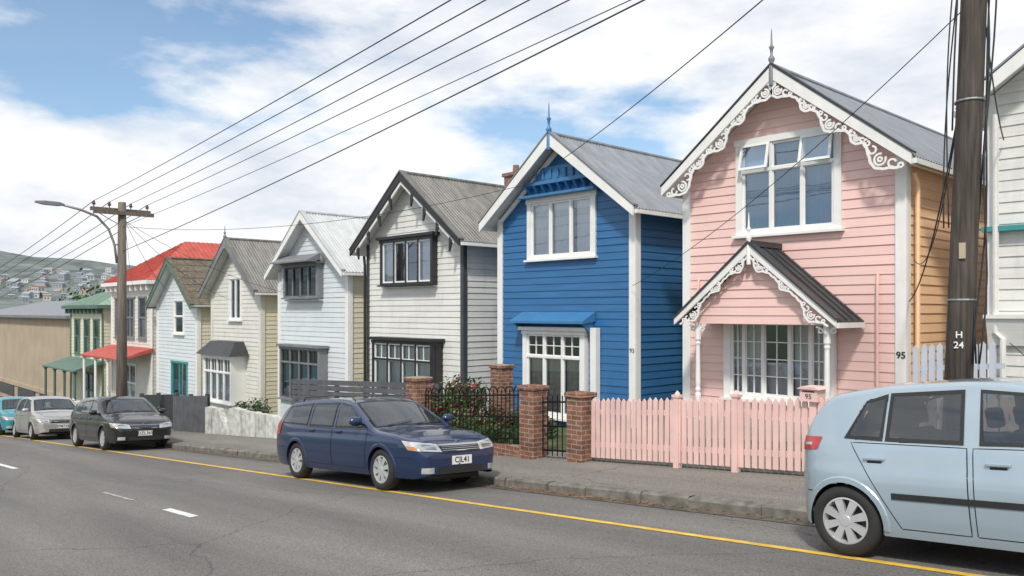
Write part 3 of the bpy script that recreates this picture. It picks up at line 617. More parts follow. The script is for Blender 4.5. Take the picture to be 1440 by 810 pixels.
for (x,Y,t,w) in ((-9.02,9.98,.38,.34),(-10.15,9.98,.42,.36),(-13.6,10.0,.36,.38),(-13.75,12.5,.5,.38)):
    b=B(); z0=yz(x)-.2; b.box(x-w/2,x+w/2,Y-w/2,Y+w/2,z0,t-.08); b.box(x-w/2-.03,x+w/2+.03,Y-w/2-.03,Y+w/2+.03,t-.08,t)
    o=b.obj('brick_pillar',BRICK,loc=(x,Y,z0)); tag(o,'red brick gate pillar beside the pavement','pillar','brick pillars along the front gardens')
    md=o.modifiers.new('bv','BEVEL'); md.width=.015; md.segments=2
b=B(); x0,x1=-13.42,-10.33; b.prism([(x0,yz(x0)-.2),(x1,yz(x1)-.2),(x1,yz(x1)+.17),(x0,yz(x0)+.2)],9.93,10.12)
o=b.obj('brick_wall',BRICK,loc=(x0,10,yz(x0))); tag(o,'low red brick garden wall under iron fence','wall')
def ironfence(name,label,x0,x1,Y,zoff,h,cat,hoop=True):
    P=thing(name,label,cat,((x0+x1)/2,Y,yz((x0+x1)/2)))
    b=B(); n=int((x1-x0)/.11)
    for k in range(n+1):
        x=x0+(x1-x0)*k/n; z=yz(x)+zoff; b.cyl((x,Y,z),(x,Y,z+h),.010,n=6)
        if hoop and k%2==0 and k<n-1: b.ring(x+.11,z+h,.11,.018,Y-.007,Y+.007,0,180,8)
        else: b.lathe([(.016,0),(.012,.03),(.001,.06)],(x,Y,z+h),6)
    b.obj('bars',IRON,P)
    for f in (.08,.5,.92):
        b=B(); b.prism([(x0,yz(x0)+zoff+h*f),(x1,yz(x1)+zoff+h*f),(x1,yz(x1)+zoff+h*f+.03),(x0,yz(x0)+zoff+h*f+.03)],Y-.012,Y+.012); b.obj('rail',IRON,P)
    return P
ironfence('iron_fence','black wrought iron fence on a low brick wall',-13.38,-10.36,10.02,.2,.95,'fence')
ironfence('iron_gate','black wrought iron garden gate between brick pillars',-9.93,-9.22,10.0,.03,1.0,'gate',False)
P=thing('board_fence','dark grey horizontal board fence','fence',(-18,11.3,yz(-18)))
b=B(); sl_=.046
for k in range(8):
    za=lambda x: -1.15+k*.155+sl_*(x+14.6)
    b.prism([(-21.6,za(-21.6)),(-14.6,za(-14.6)),(-14.6,za(-14.6)+.135),(-21.6,za(-21.6)+.135)],11.3,11.33)
b.obj('boards',BGREY,P)
for x in (-21.5,-19.2,-16.9,-14.7):
    b=B(); b.box(x-.05,x+.05,11.34,11.44,yz(x)-.1,-.05+.046*(x+14.6)); b.obj('post',DGREY,P)
def plank(label,x0,x1,Y,h,mat):
    P=thing('board_fence',label,'fence',((x0+x1)/2,Y,yz((x0+x1)/2))); b=B(); x=x0
    while x<x1: b.box(x,x+.14,Y-.02,Y,yz(x)-.05,yz(x)+h); x+=.15
    b.obj('boards',mat,P); k=x0
    while k<=x1+.1: b=B(); b.box(k-.06,k+.06,Y+.001,Y+.12,yz(k)-.1,yz(k)+h+.05); b.obj('post',DGREY,P); k+=(x1-x0)/2
plank('dark grey vertical board fence beside pavement',-27.6,-24.9,10.1,1.15,BGREY)
plank('dark charcoal board fence in front of cream house',-31.5,-28.0,10.3,1.2,CHAR)
b=B(); x0,x1=-24.7,-19.4
top=[(x0+(x1-x0)*k/24, (yz(x0)+.82 if k<5 else yz(x1)+.50 if k>7 else yz(x0)+.82-.2*(k-4))+random.uniform(-.025,.025)) for k in range(25)]
b.prism([(x0,yz(x0)-.2),(x1,yz(x1)-.2)]+top[::-1],10.0,10.2)
o=b.obj('garden_wall',WALLP,loc=(x0,10,yz(x0))); tag(o,'peeling pale painted concrete garden wall beside pavement','wall')
picket('white picket fence in front of the villas',-46,-33,10.2,1.0,CREAM2,posts=(-46,-43,-40,-37,-34))
picket('weathered picket fence before the far villa',-58,-48,10.3,1.1,MGREY,posts=(-58,-53,-48))
# ------------------------------------------------ poles & wires
def sag(p,q,s=.3,n=16):
    p,q=Vector(p),Vector(q); return [p.lerp(q,k/n)-Vector((0,0,s*4*(k/n)*(1-k/n))) for k in range(n+1)]
px,py=-27.9,8.55; gzp=gx(px)+kt
P=thing('utility_pole','weathered wooden utility pole with crossarm and street light','utility pole',(px,py,gzp))
b=B(); b.tube([(px,py,gzp-.3),(px,py,1.5),(px+.03,py,5.3)],.18,14,0,.12); b.obj('pole_shaft',POLEW,P,smooth=True)
for zz,dx in ((5.05,-.16),(4.93,.16)):
    b=B(); b.box(px+dx-.05,px+dx+.05,py-.9,py+.95,zz-.06,zz+.06); b.obj('crossarm',POLEW,P)
b=B(); b.tube([(px-.1,py-.1,4.6),(px-.16,py-.7,4.95)],.015,5); b.obj('crossarm_brace',STEEL,P)
b=B(); b.tube([(px-.1,py+.1,4.6),(px-.16,py+.7,4.95)],.015,5); b.obj('crossarm_brace',STEEL,P)
YW=(7.75,8.22,8.88,9.4)
for yy in YW:
    b=B(); b.lathe([(.015,0),(.015,.06),(.05,.07),(.055,.12),(.035,.14),(.045,.17),(.02,.2),(.001,.2)],(px-.16,yy,5.11),10); b.obj('insulator',CERAM,P,smooth=True)
b=B(); path=[(px,py-.15,3.3),(px,py-.22,3.9),(px,py-.4,4.4),(px,py-.75,4.78),(px,py-1.2,4.95),(px,py-1.8,5.08)]; b.tube(path,.04,8); b.box(px-.2,px+.05,py-.22,py-.02,3.9,3.94); b.obj('lamp_arm',STEEL,P,smooth=True)
b=B(); hy=py-1.7; hz0=5.07; b.add([(px+dx*s,hy+dy,hz0+dz) for (dy,s,dz) in ((0,.4,.02),(-.15,1,.06),(-.55,1,.07),(-.8,.5,.05)) for (dx) in (-.12,.12)]+[(px+dx*s,hy+dy,hz0+dz) for (dy,s,dz) in ((0,.4,-.03),(-.15,1,-.05),(-.55,1,-.04),(-.8,.5,.0)) for (dx) in (-.12,.12)],
   [(0,1,3,2),(2,3,5,4),(4,5,7,6),(8,10,11,9),(10,12,13,11),(12,14,15,13),(0,2,10,8),(2,4,12,10),(4,6,14,12),(1,9,11,3),(3,11,13,5),(5,13,15,7),(6,7,15,14),(0,8,9,1)]); b.obj('lamp_head',MGREY,P)
# right pole
rx,ry=-2.95,9.0; g0=gx(rx)+kt
P=thing('utility_pole','tall dark wooden utility pole beside the picket fence','utility pole',(rx,ry,g0))
def pol(z): t=(z-g0)/5.5; return (rx+.10*t*1.6,ry+.13*t*1.0,z)
b=B(); b.tube([pol(g0-.3),pol(2.2),pol(5.2),pol(8.5)],.138,16,0,.112); b.obj('pole_shaft',POLED,P,smooth=True)
fd=Vector((.22,-.97,0)).normalized()
for s,z in (('H',1.49),('24',1.385)):
    c=Vector(pol(z))+fd*.141; text(P,s,.095,c-ORG[P.name],(math.pi/2,0,math.atan2(.22,.97)),WHITE,'pole_marking',.003,.001)
for z in (3.9,1.85):
    b=B(); c=pol(z); b.lathe([(.136,-.01),(.139,0),(.136,.01)],c,16); b.obj('steel_band',STEEL,P)
b=B(); c=Vector(pol(2.35))+fd*.14; b.box(c.x-.03,c.x+.03,c.y-.012,c.y+.004,2.27,2.43); b.obj('tag_plate',TAGM,P)
b=B()
for k in range(3):
    b.tube([Vector(pol(z))+Vector((.14+.03*k+.03*math.sin(z*2+k*2),-.02*k+.03*math.sin(z*3+k),0)) for z in [1.2+.3*j for j in range(24)]],.010,6)
b.tube([Vector(pol(z))+Vector((-.12,-.12+.01*math.sin(z*4),0)) for z in [3.6+.25*j for j in range(18)]],.010,6)
for k in range(2): b.tube([Vector(pol(z))+Vector((-.16-.05*math.sin((z-3)*1.2+k),-.05,0)) for z in [2.6+.2*j for j in range(14)]],.008,6)
b.obj('cable_bundle',WIRE,P,smooth=True)
def wire(path,r=.012,label='black overhead power line above the street'):
    b=B(); b.tube(path,r,5); o=b.obj('power_line',WIRE,loc=path[0]); tag(o,label,'power line','overhead wires'); return o
def ext(p,q,f): p,q=Vector(p),Vector(q); return p+(q-p)*f
for y0,q in zip(YW,((-7.0,5.67,5.36),(-6.75,5.96,5.36),(-6.41,6.32,5.36),(-6.1,6.65,5.36))):
    a=(px-.16,y0,5.3); wire(sag(a,ext(a,q,1.45),.12,24),.0085)
a=(px+.1,py,4.5); wire(sag(a,ext(a,(-5.6,7.19,5.40),1.4),.15,24),.007)
a=(px+.1,py,3.7); wire(sag(a,ext(a,(-5.47,7.34,5.47),1.4),.2,24),.011)
wire(sag((px+.1,py+.1,4.5),(-13.45,13.7,4.9),.5),.007,'thin service wire from pole to the blue house')
for (x,z) in ((-32,2.2),(-38.4,2.5),(-25.6,2.2),(-44,3.0)): wire(sag((px,py+.1,4.7),(x,14.05,z),.35),.007,'thin service wire from pole to a house')
for y in YW: wire(sag((px-.16,y,5.3),(-75,y+.3,1.9),.6),.012)
wire(sag((px,py,4.4),(-75,8.6,.9),.6),.012)
a=(-13.0,13.72,5.3); wire(sag(a,ext(a,(-5.23,9.06,5.70),1.6),.15),.009,'service wire from the blue house gable')
wire(sag(pol(4.95),(-11.15,14.05,2.3),.25),.006,'thin service wire crossing in front of the pink house')
wire(sag(pol(4.7),(-5.35,14.2,1.9),.55),.010,'looped service cable to the pink house')
wire(sag(pol(4.9),(-5.3,14.3,2.6),.9),.008,'looped service cable to the pink house')
wire(sag(pol(5.6),(-3.9,14.1,4.4),.3),.010,'service cable to the white weathered house')
# ------------------------------------------------ cars
TYRE=M('tyre_rubber',(.022,.022,.022),.8,var=.2,bump=.2); RIM=M('silver_wheel',(.55,.56,.57),.3,.4); CHROME=M('chrome',(.6,.6,.6),.12,1,var=.02)
BLKP=M('black_plastic',(.02,.02,.021),.5,var=.1); SEAT=M('car_seat',(.16,.165,.17),.85); PLATE=M('plate_white',(.75,.75,.73),.4,var=.02)
HEADL=M('headlamp_lens',(.5,.52,.53),.12,.4,var=.35,scale=9,coat=1); AMBER=M('amber_lens',(.6,.22,.03),.2,coat=1); REDL=M('tail_lens',(.5,.02,.02),.18,coat=1,var=.2,scale=12)
GAP=M('panel_gap_dark',(.01,.01,.011),.8)
def lerp_tab(tab,x):
    if x<=tab[0][0]: return tab[0][1]
    for (a,za),(b,zb) in zip(tab,tab[1:]):
        if x<=b: return za+(zb-za)*(x-a)/(b-a)
    return tab[-1][1]
def inside(q,x,y):
    s=None
    for k in range(4):
        a,b=q[k],q[(k+1)%4]; c=(b[0]-a[0])*(y-a[1])-(b[1]-a[1])*(x-a[0])
        if s is None: s=c>0
        elif (c>0)!=s: return False
    return True
def bil(Q,u,v): 
    a,b,c,d=[Vector(p) for p in Q]; return (a*(1-u)+b*u)*(1-v)+(d*(1-u)+c*u)*v
def car(label,X,paint,S,cat='car',Yc=7.42):
    L,W=S['L'],S['W']; H2=max(z for _,z in S['top']); e=S.get('e',.14)
    P=thing('parked_car',label,cat,(X,Yc,gx(X)+rz(Yc)+.01),'cars parked along the kerb')
    P.rotation_euler=(-math.atan(.06),-math.atan(.082 if X>-62 else .03),0)
    sw=[(.15,.90),(.23,.94),(.36,.975),(.5,.995),(.62,1.0),(.72,.992),(.76,.978),(.85,.965),(.93,.945),(1.02,.91),(1.2,.85),(H2-.08,.775),(H2+.1,.72)]
    def topz(x): return sum(lerp_tab(S['top'],max(-L/2,min(L/2,x+d))) for d in (-.06,-.04,-.02,0,.02,.04,.06))/7
    rt=S.get('rtaper',.10)
    def plan(x):
        ax=abs(x); xs_=L/2-(.95 if x>0 else .75); w=W/2
        if ax>xs_: w*=1-(.16 if x>0 else rt)*((ax-xs_)/(L/2-xs_))**2.2
        if ax>L/2-e: w-=e*(1-math.sqrt(max(0,1-((ax-L/2+e)/e)**2)))
        return w
    n=int((L-2*e)/.026)
    st=[-L/2+e*(1-math.cos(k*math.pi/16)) for k in range(8)]+[-L/2+e+(L-2*e)*k/n for k in range(n+1)]+[L/2-e*(1-math.cos(k*math.pi/16)) for k in range(7,-1,-1)]
    loops=[]; ns,nc,nt=28,5,8
    for x in st:
        Zt=topz(x); zb=.2+.06*max(0,(abs(x)-L/2+.25)/.25)**2; w=plan(x); rc=.075; half=[]
        for k in range(ns+1): z=zb+(Zt-rc-zb)*k/ns; half.append((w*lerp_tab(sw,z),z))
        y1=half[-1][0]; rx_=.10
        for k in range(1,nc+1): a=k/nc*math.pi/2; half.append((y1-rx_*(1-math.cos(a)),Zt-rc+(rc-.02)*math.sin(a)))
        yt=half[-1][0]
        for k in range(1,nt+1): y=yt*(1-k/nt); half.append((y,Zt-.02+.03*(1-(y/yt)**2)))
        loops.append([(x,-y,z) for y,z in half]+[(x,y,z) for y,z in reversed(half[:-1])])
    m=len(loops[0]); V=[p for l in loops for p in l]; Fc=[(i*m+j,i*m+j+1,(i+1)*m+j+1,(i+1)*m+j) for i in range(len(st)-1) for j in range(m-1)]
    caps=[tuple(range(m)),tuple((len(st)-1)*m+k for k in range(m-1,-1,-1))]
    bvh=BVHTree.FromPolygons([Vector(v) for v in V],Fc+caps)
    def hit(p,d,off):
        d=Vector(d).normalized(); o=Vector(p)-d*2.5; h=bvh.ray_cast(o,d)
        if h[0] is None: return None
        nn=h[1]; nn=nn if nn.dot(d)<0 else -nn
        return h[0]+nn*off
    def patch(b,Q,d,off,mi=0,u0=0,u1=1,v0=0,v1=1,nu=10,nv=7):
        g=[[hit(bil(Q,u0+(u1-u0)*i/nu,v0+(v1-v0)*j/nv),d,off) for j in range(nv+1)] for i in range(nu+1)]
        idx={}; vs=[]; fs=[]
        for i in range(nu+1):
            for j in range(nv+1):
                if g[i][j] is not None: idx[i,j]=len(vs); vs.append(g[i][j])
        for i in range(nu):
            for j in range(nv):
                q=[(i,j),(i+1,j),(i+1,j+1),(i,j+1)]
                if all(k in idx for k in q): fs.append(tuple(idx[k] for k in q))
        b.add(vs,fs,mi)
    def line(b,pts,d,w,off,mi=0):
        d=Vector(d).normalized(); P_=[]
        for a,c in zip(pts,pts[1:]):
            a,c=Vector(a),Vector(c); k=max(2,int((c-a).length/.05))
            P_+=[a.lerp(c,t/k) for t in range(k)]
        P_.append(Vector(pts[-1])); vs=[]
        for i,p in enumerate(P_):
            t=(P_[min(i+1,len(P_)-1)]-P_[max(0,i-1)]).normalized(); s=t.cross(d).normalized()*w/2
            A,B_=hit(p+s,d,off),hit(p-s,d,off)
            if A is None or B_ is None: return
            vs+=[A,B_]
        b.add(vs,[(2*i,2*i+1,2*i+3,2*i+2) for i in range(len(P_)-1)],mi)
    wins=[]
    for q in S['side']:
        for sg in (-1,1): wins.append(([(p[0],sg*.8,p[1]) for p in q],(0,-sg,0),'side_window',(0,2),lambda c,sg=sg:c[1]*sg>.3 and c[2]>.8))
    a=S['ws']; wins.append(([(a[0],-a[2],1),(a[0],a[2],1),(a[1],a[3],1),(a[1],-a[3],1)],(0,0,-1),'windscreen',(0,1),lambda c:c[2]>.85 and c[0]>0))
    a=S['rw']; wins.append(([(-1.5,-a[2],a[0]),(-1.5,a[2],a[0]),(-1.5,a[3],a[1]),(-1.5,-a[3],a[1])],(1,0,0),'rear_window',(1,2),lambda c:c[0]<-L/2+.75))
    mids=[]
    for Q,d,nm,ax,cond in wins:
        bw=.03; wu=(Vector(Q[1])-Vector(Q[0])).length; wv=(Vector(Q[3])-Vector(Q[0])).length
        if nm=='windscreen': bw=.04; wv=wv*1.1
        mu,mv=bw/max(wu,.2),bw/max(.25,wv); mu=min(mu,.2)
        mids.append(([tuple(bil(Q,u,v)[k] for k in ax) for u,v in ((mu*.5,mv*.5),(1-mu*.5,mv*.5),(1-mu*.5,1-mv*.5),(mu*.5,1-mv*.5))],ax,cond))
        b=B(); nu=14; 
        patch(b,Q,d,.006,0,0,1,0,mv,nu,1); patch(b,Q,d,.006,0,0,1,1-mv,1,nu,1); patch(b,Q,d,.006,0,0,mu,mv,1-mv,1,8); patch(b,Q,d,.006,0,1-mu,1,mv,1-mv,1,8)
        wo=b.obj(nm,BLKP,P,smooth=True,local=True); b=B(); patch(b,Q,d,.004,0,mu,1-mu,mv,1-mv,nu,9); b.obj('glass_pane',CGLASS,wo,smooth=True,local=True)
    R=S['R']; RA=R+.04; wx=[S['wf'],S['wr']]
    keep=[]
    for f in Fc:
        c=sum((Vector(V[k]) for k in f),Vector())/4
        if abs(c.y)>W/2-.45 and any(math.hypot(c.x-w,c.z-R)<RA for w in wx): continue
        if any(cond(c) and inside(mq,c[ax[0]],c[ax[1]]) for mq,ax,cond in mids): continue
        keep.append(f)
    b=B(); b.add(V,keep+caps,0)
    for sg in (-1,1):
        for w in wx:
            g=[]; 
            for k in range(33):
                an=math.radians(-22+224*k/32); row=[]
                for rr in (RA-.01,RA+.03,RA+.042):
                    p=(w+rr*math.cos(an),sg*1,R+rr*math.sin(an)); h=hit(p,(0,-sg,0),.009 if rr<RA+.035 else .0)
                    row.append(h)
                g.append(row)
            for k in range(32):
                for j in range(2):
                    q=[g[k][j],g[k+1][j],g[k+1][j+1],g[k][j+1]]
                    if all(v is not None for v in q): b.face(q,0)
                if g[k][0] is not None and g[k+1][0] is not None:
                    b.face([g[k][0],g[k+1][0],g[k+1][0]-Vector((0,sg*.06,0)),g[k][0]-Vector((0,sg*.06,0))],0)
            pts=[(w+(RA-.01)*math.cos(math.radians(-12+204*k/20)),R+(RA-.01)*math.sin(math.radians(-12+204*k/20))) for k in range(21)]
            ya,yb=sg*(W/2-.07),sg*(W/2-.42)
            for k in range(20): b.face([(pts[k][0],ya,pts[k][1]),(pts[k+1][0],ya,pts[k+1][1]),(pts[k+1][0],yb,pts[k+1][1]),(pts[k][0],yb,pts[k][1])],1)
            b.face([(p[0],yb,p[1]) for p in pts],1)
    b.box(-L/2+.15,L/2-.15,-.45,.45,.17,.26,1)
    b.obj('body',[paint,BLKP],P,smooth=True,local=True)
    b=B(); D=S['doors']
    for sg in (-1,1):
        d=(0,-sg,0)
        line(b,[(S['wf']+RA+.03,sg,.50),(L/2-.22,sg,.50)],d,.008,.003); line(b,[(S['wr']-RA-.03,sg,.52),(-L/2+.2,sg,.52)],d,.008,.003)
    hx=S['ws'][0]
    for sg in (-1,1): line(b,[(hx+.03,sg*(W/2-.2),2),(L/2-.25,sg*(W/2-.26),2)],(0,0,-1),.008,.003)
    line(b,[(L/2-.2,-W/2+.28,2),(L/2-.14,0,2),(L/2-.2,W/2-.28,2)],(0,0,-1),.008,.003)
    b.obj('panel_gap',GAP,P,local=True)
    for sg in (-1,1):
        for q in D:
            b=B(); Q=[(p[0],sg,p[1]) for p in q]; d=(0,-sg,0)
            patch(b,Q,d,.004,0,nu=18,nv=20); line(b,Q+[Q[0]],d,.016,.0022,1); o=b.obj('door',[paint,GAP],P,smooth=True,local=True)
            hxp=q[3][0]+.2 if q[3][0]<-.5 else q[0][0]+.17; h=hit((hxp,sg,.82),d,.0)
            b=B(); b.box(hxp-.085,hxp+.085,h.y-.005,h.y+sg*.03,.815,.84); b.box(hxp-.06,hxp+.06,h.y,h.y+sg*.012,.79,.81,1); o2=b.obj('handle',[S.get('hm') or paint,BLKP],o,local=True)
            md=o2.modifiers.new('bv','BEVEL'); md.width=.006; md.segments=2
        if S.get('strip'):
            b=B()
            patch(b,[(S['wr']+RA+.08,sg,.51),(S['wf']-RA-.08,sg,.51),(S['wf']-RA-.08,sg,.56),(S['wr']+RA+.08,sg,.56)],(0,-sg,0),.013,nu=20,nv=2); b.obj('side_moulding',BLKP,P,local=True,smooth=True)
        mx=S['mx']; h=hit((mx,sg,.95),(0,-sg,0),0); b=B()
        b.lathe([(.001,-.115),(.05,-.10),(.078,-.05),(.085,.03),(.075,.1),(.001,.11)],(0,0,0),12,0,'y')
        b.v=[(mx+v[0]*.75,h.y+sg*.13+v[1]*.9,1.0+v[2]*.85) for v in b.v]; b.box(mx-.03,mx+.02,min(h.y-.03*sg,h.y+sg*.08),max(h.y-.03*sg,h.y+sg*.08),.94,.975); b.obj('wing_mirror',paint,P,smooth=True,local=True)
        hl=S.get('hl',(.57,.71)); Q=[(L/2,sg*.36,hl[0]),(L/2-.22,sg*(W/2-.02),hl[0]+.04),(L/2-.38,sg*(W/2-.02),hl[1]+.03),(L/2-.08,sg*.40,hl[1]-.03)]
        b=B(); dd=(-.8,-sg*.6,0); patch(b,Q,dd,.006,nu=14,nv=8); patch(b,Q,dd,.009,1,.72,.98,.1,.45,6,4); patch(b,Q,dd,.004,2,-.04,1.03,-.08,1.08,nu=14,nv=8); patch(b,Q,dd,.009,3,.12,.5,.2,.8,8,6); b.obj('headlight',[HEADL,AMBER,BLKP,CHROME],P,smooth=True,local=True)
        tl=S.get('tl',(.72,.98)); Q=[(-L/2,sg*(W/2-.30),tl[0]),(-L/2+S.get('tlw',.22),sg*(W/2),tl[0]+.02),(-L/2+S.get('tlw',.22)+.05,sg*(W/2-.02),tl[1]),(-L/2+.05,sg*(W/2-.26),tl[1])]
        b=B(); patch(b,Q,(.75,-sg*.66,0),.008,nu=14,nv=10); patch(b,Q,(.75,-sg*.66,0),.012,1,.3,.8,.35,.55,5,3); b.obj('taillight',[REDL,HEADL],P,smooth=True,local=True)
    fr=(-1,0,0)
    b=B(); patch(b,[(L/2,-.36,.56),(L/2,.36,.56),(L/2,.34,.655),(L/2,-.34,.655)],fr,.006,nu=12,nv=5)
    for z in (.58,.605,.63): patch(b,[(L/2,-.34,z),(L/2,.34,z),(L/2,.34,z+.006),(L/2,-.34,z+.006)],fr,.014,1,nu=10,nv=1)
    patch(b,[(L/2,-.37,.65),(L/2,.37,.65),(L/2,.37,.675),(L/2,-.37,.675)],fr,.012,1,nu=10,nv=1)
    b.obj('grille',[BLKP,CHROME],P,smooth=True,local=True)
    b=B(); patch(b,[(L/2,-.42,.26),(L/2,.42,.26),(L/2,.40,.36),(L/2,-.40,.36)],fr,.006,nu=12,nv=4)
    for sg in (-1,1): patch(b,[(L/2,sg*.5,.28),(L/2-.1,sg*.66,.28),(L/2-.1,sg*.66,.36),(L/2,sg*.5,.36)],(-.9,-sg*.3,0),.006,1,nu=5,nv=4)
    b.obj('bumper_intake',[BLKP,HEADL],P,smooth=True,local=True)
    h=hit((L/2,0,.45),fr,0)
    b=B(); b.box(h.x+.004,h.x+.016,-.18,.18,.385,.51); pl=b.obj('number_plate',PLATE,P,local=True)
    if S.get('plate'): text(pl,S['plate'],.115,(h.x+.0175,0,.447),(math.pi/2,0,math.pi/2),BLACK,'plate_lettering',.001,.002)
    h2=hit((L/2,0,.69),fr,.01)
    if h2:
        b=B(); b.lathe([(.045,0),(.05,.008),(.045,.016)],(0,0,0),14,0,'y'); b.v=[(h2.x-.01+v[1],v[0],.685+v[2]*.7) for v in b.v]; b.obj('front_emblem',CHROME,P,local=True)
    b=B(); b.box(-L/2-.012,-L/2+.01,-.18,.18,.50,.62); b.obj('number_plate',PLATE,P,local=True)
    for yy in (-.45,.1):
        b=B(); a=S['ws']; line(b,[(a[0]-.02,yy,2),(a[0]-.1,yy+.5,2)],(0,0,-1),.02,.018); b.obj('wiper',BLKP,P,local=True)
    if S.get('rails'):
        for sg in (-1,1):
            b=B(); z=H2+.005; b.tube([(-1.5,sg*.56,z-.07),(-1.4,sg*.56,z+.005),(-.5,sg*.565,z+.025),(.1,sg*.56,z+.01),(.2,sg*.555,z-.06)],.012,8); b.obj('roof_rail',CHAR,P,smooth=True,local=True)
    b=B(); b.tube([(.1,-.3,H2),(-.15,-.32,H2+.28)],.004,5); b.obj('aerial',BLKP,P,local=True)
    b=B(); b.box(-L/2+.5,S['ws'][0]-.1,-W/2+.15,W/2-.15,.3,.62); b.box(S['ws'][0]-.4,S['ws'][0]-.05,-.66,.66,.6,.88); b.obj('cabin_floor',BLKP,P,local=True)
    for (sx,ys_) in ((S['seat'],(-.36,.36)),(S['seat']-.85,(-.38,.0,.38))):
        for y in ys_:
            b=B(); b.prism([(sx,.55),(sx-.2,1.03),(sx-.12,1.06),(sx+.12,.6)],y-.23,y+.23); b.prism([(sx-.19,1.08),(sx-.21,1.24),(sx-.13,1.25),(sx-.11,1.09)],y-.12,y+.12); b.box(sx-.1,sx+.42,y-.23,y+.23,.45,.62)
            o=b.obj('seat',SEAT,P,local=True); md=o.modifiers.new('bv','BEVEL'); md.width=.03; md.segments=3
    b=B(); b.lathe([(.17,0),(.185,.015),(.17,.03),(.16,.015),(.17,0)],(0,0,0),18,0,'y'); b.v=[(S['seat']+.52+v[1]-v[2]*.3,-.36+v[0],.92+v[2]) for v in b.v]; b.obj('steering_wheel',BLKP,P,local=True)
    for w in wx:
        for sg in (-1,1):
            yo=sg*(W/2-.03)
            we=bpy.data.objects.new('wheel',None); COL.objects.link(we); we.parent=P; we.location=(w,yo,R); ORG[we.name]=Vector((w,yo,R)); we.empty_display_size=.1
            b=B(); k=-sg
            b.lathe([(R*.66,0.004*k),(R*.72,-.010*k),(R*.86,-.012*k),(R*.96,.005*k),(R,.03*k),(R,.155*k),(R*.95,.18*k),(R*.66,.185*k)],(0,0,0),40,0,'y'); b.obj('tyre',TYRE,we,smooth=True,local=True)
            b=B(); b.lathe([(R*.67,.002*k),(R*.62,.0),(R*.60,.02*k),(R*.58,.05*k)],(0,0,0),40,0,'y'); b.lathe([(R*.58,.05*k),(.001,.06*k)],(0,0,0),30,1,'y')
            b.lathe([(.001,-.006*k),(.045,-.004*k),(.06,.01*k),(.07,.04*k)],(0,0,0),20,0,'y')
            ns_=S.get('spokes',7)
            for j in range(ns_):
                a=2*math.pi*j/ns_+.3; ca,sa=math.cos(a),math.sin(a); w0,w1=.024,S.get('spw',.036)
                pts=[]
                for (rr,hw_,yy) in ((.04,w0,0.0),(R*.62,w1,.004)):
                    for s2 in (-1,1): pts.append((rr*ca-s2*hw_*sa,yy*k,rr*sa+s2*hw_*ca))
                for (rr,hw_,yy) in ((.04,w0,.04),(R*.62,w1,.04)):
                    for s2 in (-1,1): pts.append((rr*ca-s2*hw_*sa,yy*k,rr*sa+s2*hw_*ca))
                b.add(pts,[(0,1,3,2),(0,2,6,4),(1,5,7,3),(2,3,7,6)],0)
            b.obj('rim',[RIM,BLKP],we,local=True)
    return P
def paintm(n,c,metal=.35,rough=.32): return M(n,c,rough,metal,var=.03,coat=1)
wagon=dict(L=4.40,W=1.64,top=[(-2.20,.66),(-2.17,.88),(-2.08,.96),(-1.84,1.22),(-1.66,1.30),(-1.1,1.345),(-.3,1.36),(.06,1.34),(.26,1.285),(1.0,.91),(1.12,.885),(1.58,.84),(1.92,.775),(2.07,.70),(2.16,.62),(2.20,.54)],
  side=[[(-.04,.885),(.86,.90),(.26,1.24),(-.04,1.28)],[(-.88,.895),(-.11,.885),(-.11,1.28),(-.86,1.27)],[(-1.90,.925),(-.95,.895),(-.93,1.27),(-1.66,1.215)]],
  ws=(.99,.23,.68,.56),rw=(.94,1.21,.58,.5),wf=1.28,wr=-1.29,R=.302,mx=.74,seat=.02,plate='CJL41',rails=True,spokes=8,
  doors=[[(-.07,.30),(.87,.30),(.91,.875),(-.07,.865)],[(-.87,.30),(-.12,.30),(-.12,.865),(-.96,.875)]],tl=(.7,.94))
car('dark navy blue estate car with roof rails at kerb',-11.22,paintm('navy_paint',(.010,.030,.095)),wagon)
hatch=dict(L=3.70,W=1.66,e=.24,rtaper=.18,top=[(-1.85,.66),(-1.83,.88),(-1.78,1.00),(-1.62,1.26),(-1.48,1.38),(-1.0,1.455),(-.4,1.48),(-.1,1.475),(.12,1.44),(.32,1.36),(.98,.98),(1.08,.95),(1.5,.87),(1.68,.77),(1.80,.66),(1.85,.58)],
  side=[[(-.28,.96),(.86,.98),(.30,1.335),(-.28,1.39)],[(-.99,.97),(-.39,.96),(-.39,1.39),(-.96,1.365)],[(-1.34,.985),(-1.01,.97),(-.98,1.36),(-1.16,1.30)]],
  ws=(.96,.30,.68,.56),rw=(1.0,1.27,.52,.44),wf=1.12,wr=-1.35,R=.292,mx=.72,seat=-.12,spokes=8,spw=.036,strip=True,
  doors=[[(-.32,.28),(.80,.28),(.87,.945),(-.32,.935)],[(-.88,.28),(-.37,.28),(-.37,.935),(-1.27,.95)]],tl=(.86,.99),tlw=.15,hm=None)
hatch['hm']=paintm('iceblue_paint',(.38,.47,.54),.3)
car('pale ice blue hatchback parked beside the picket fence',-1.68,MATS['iceblue_paint'],hatch,Yc=7.5)
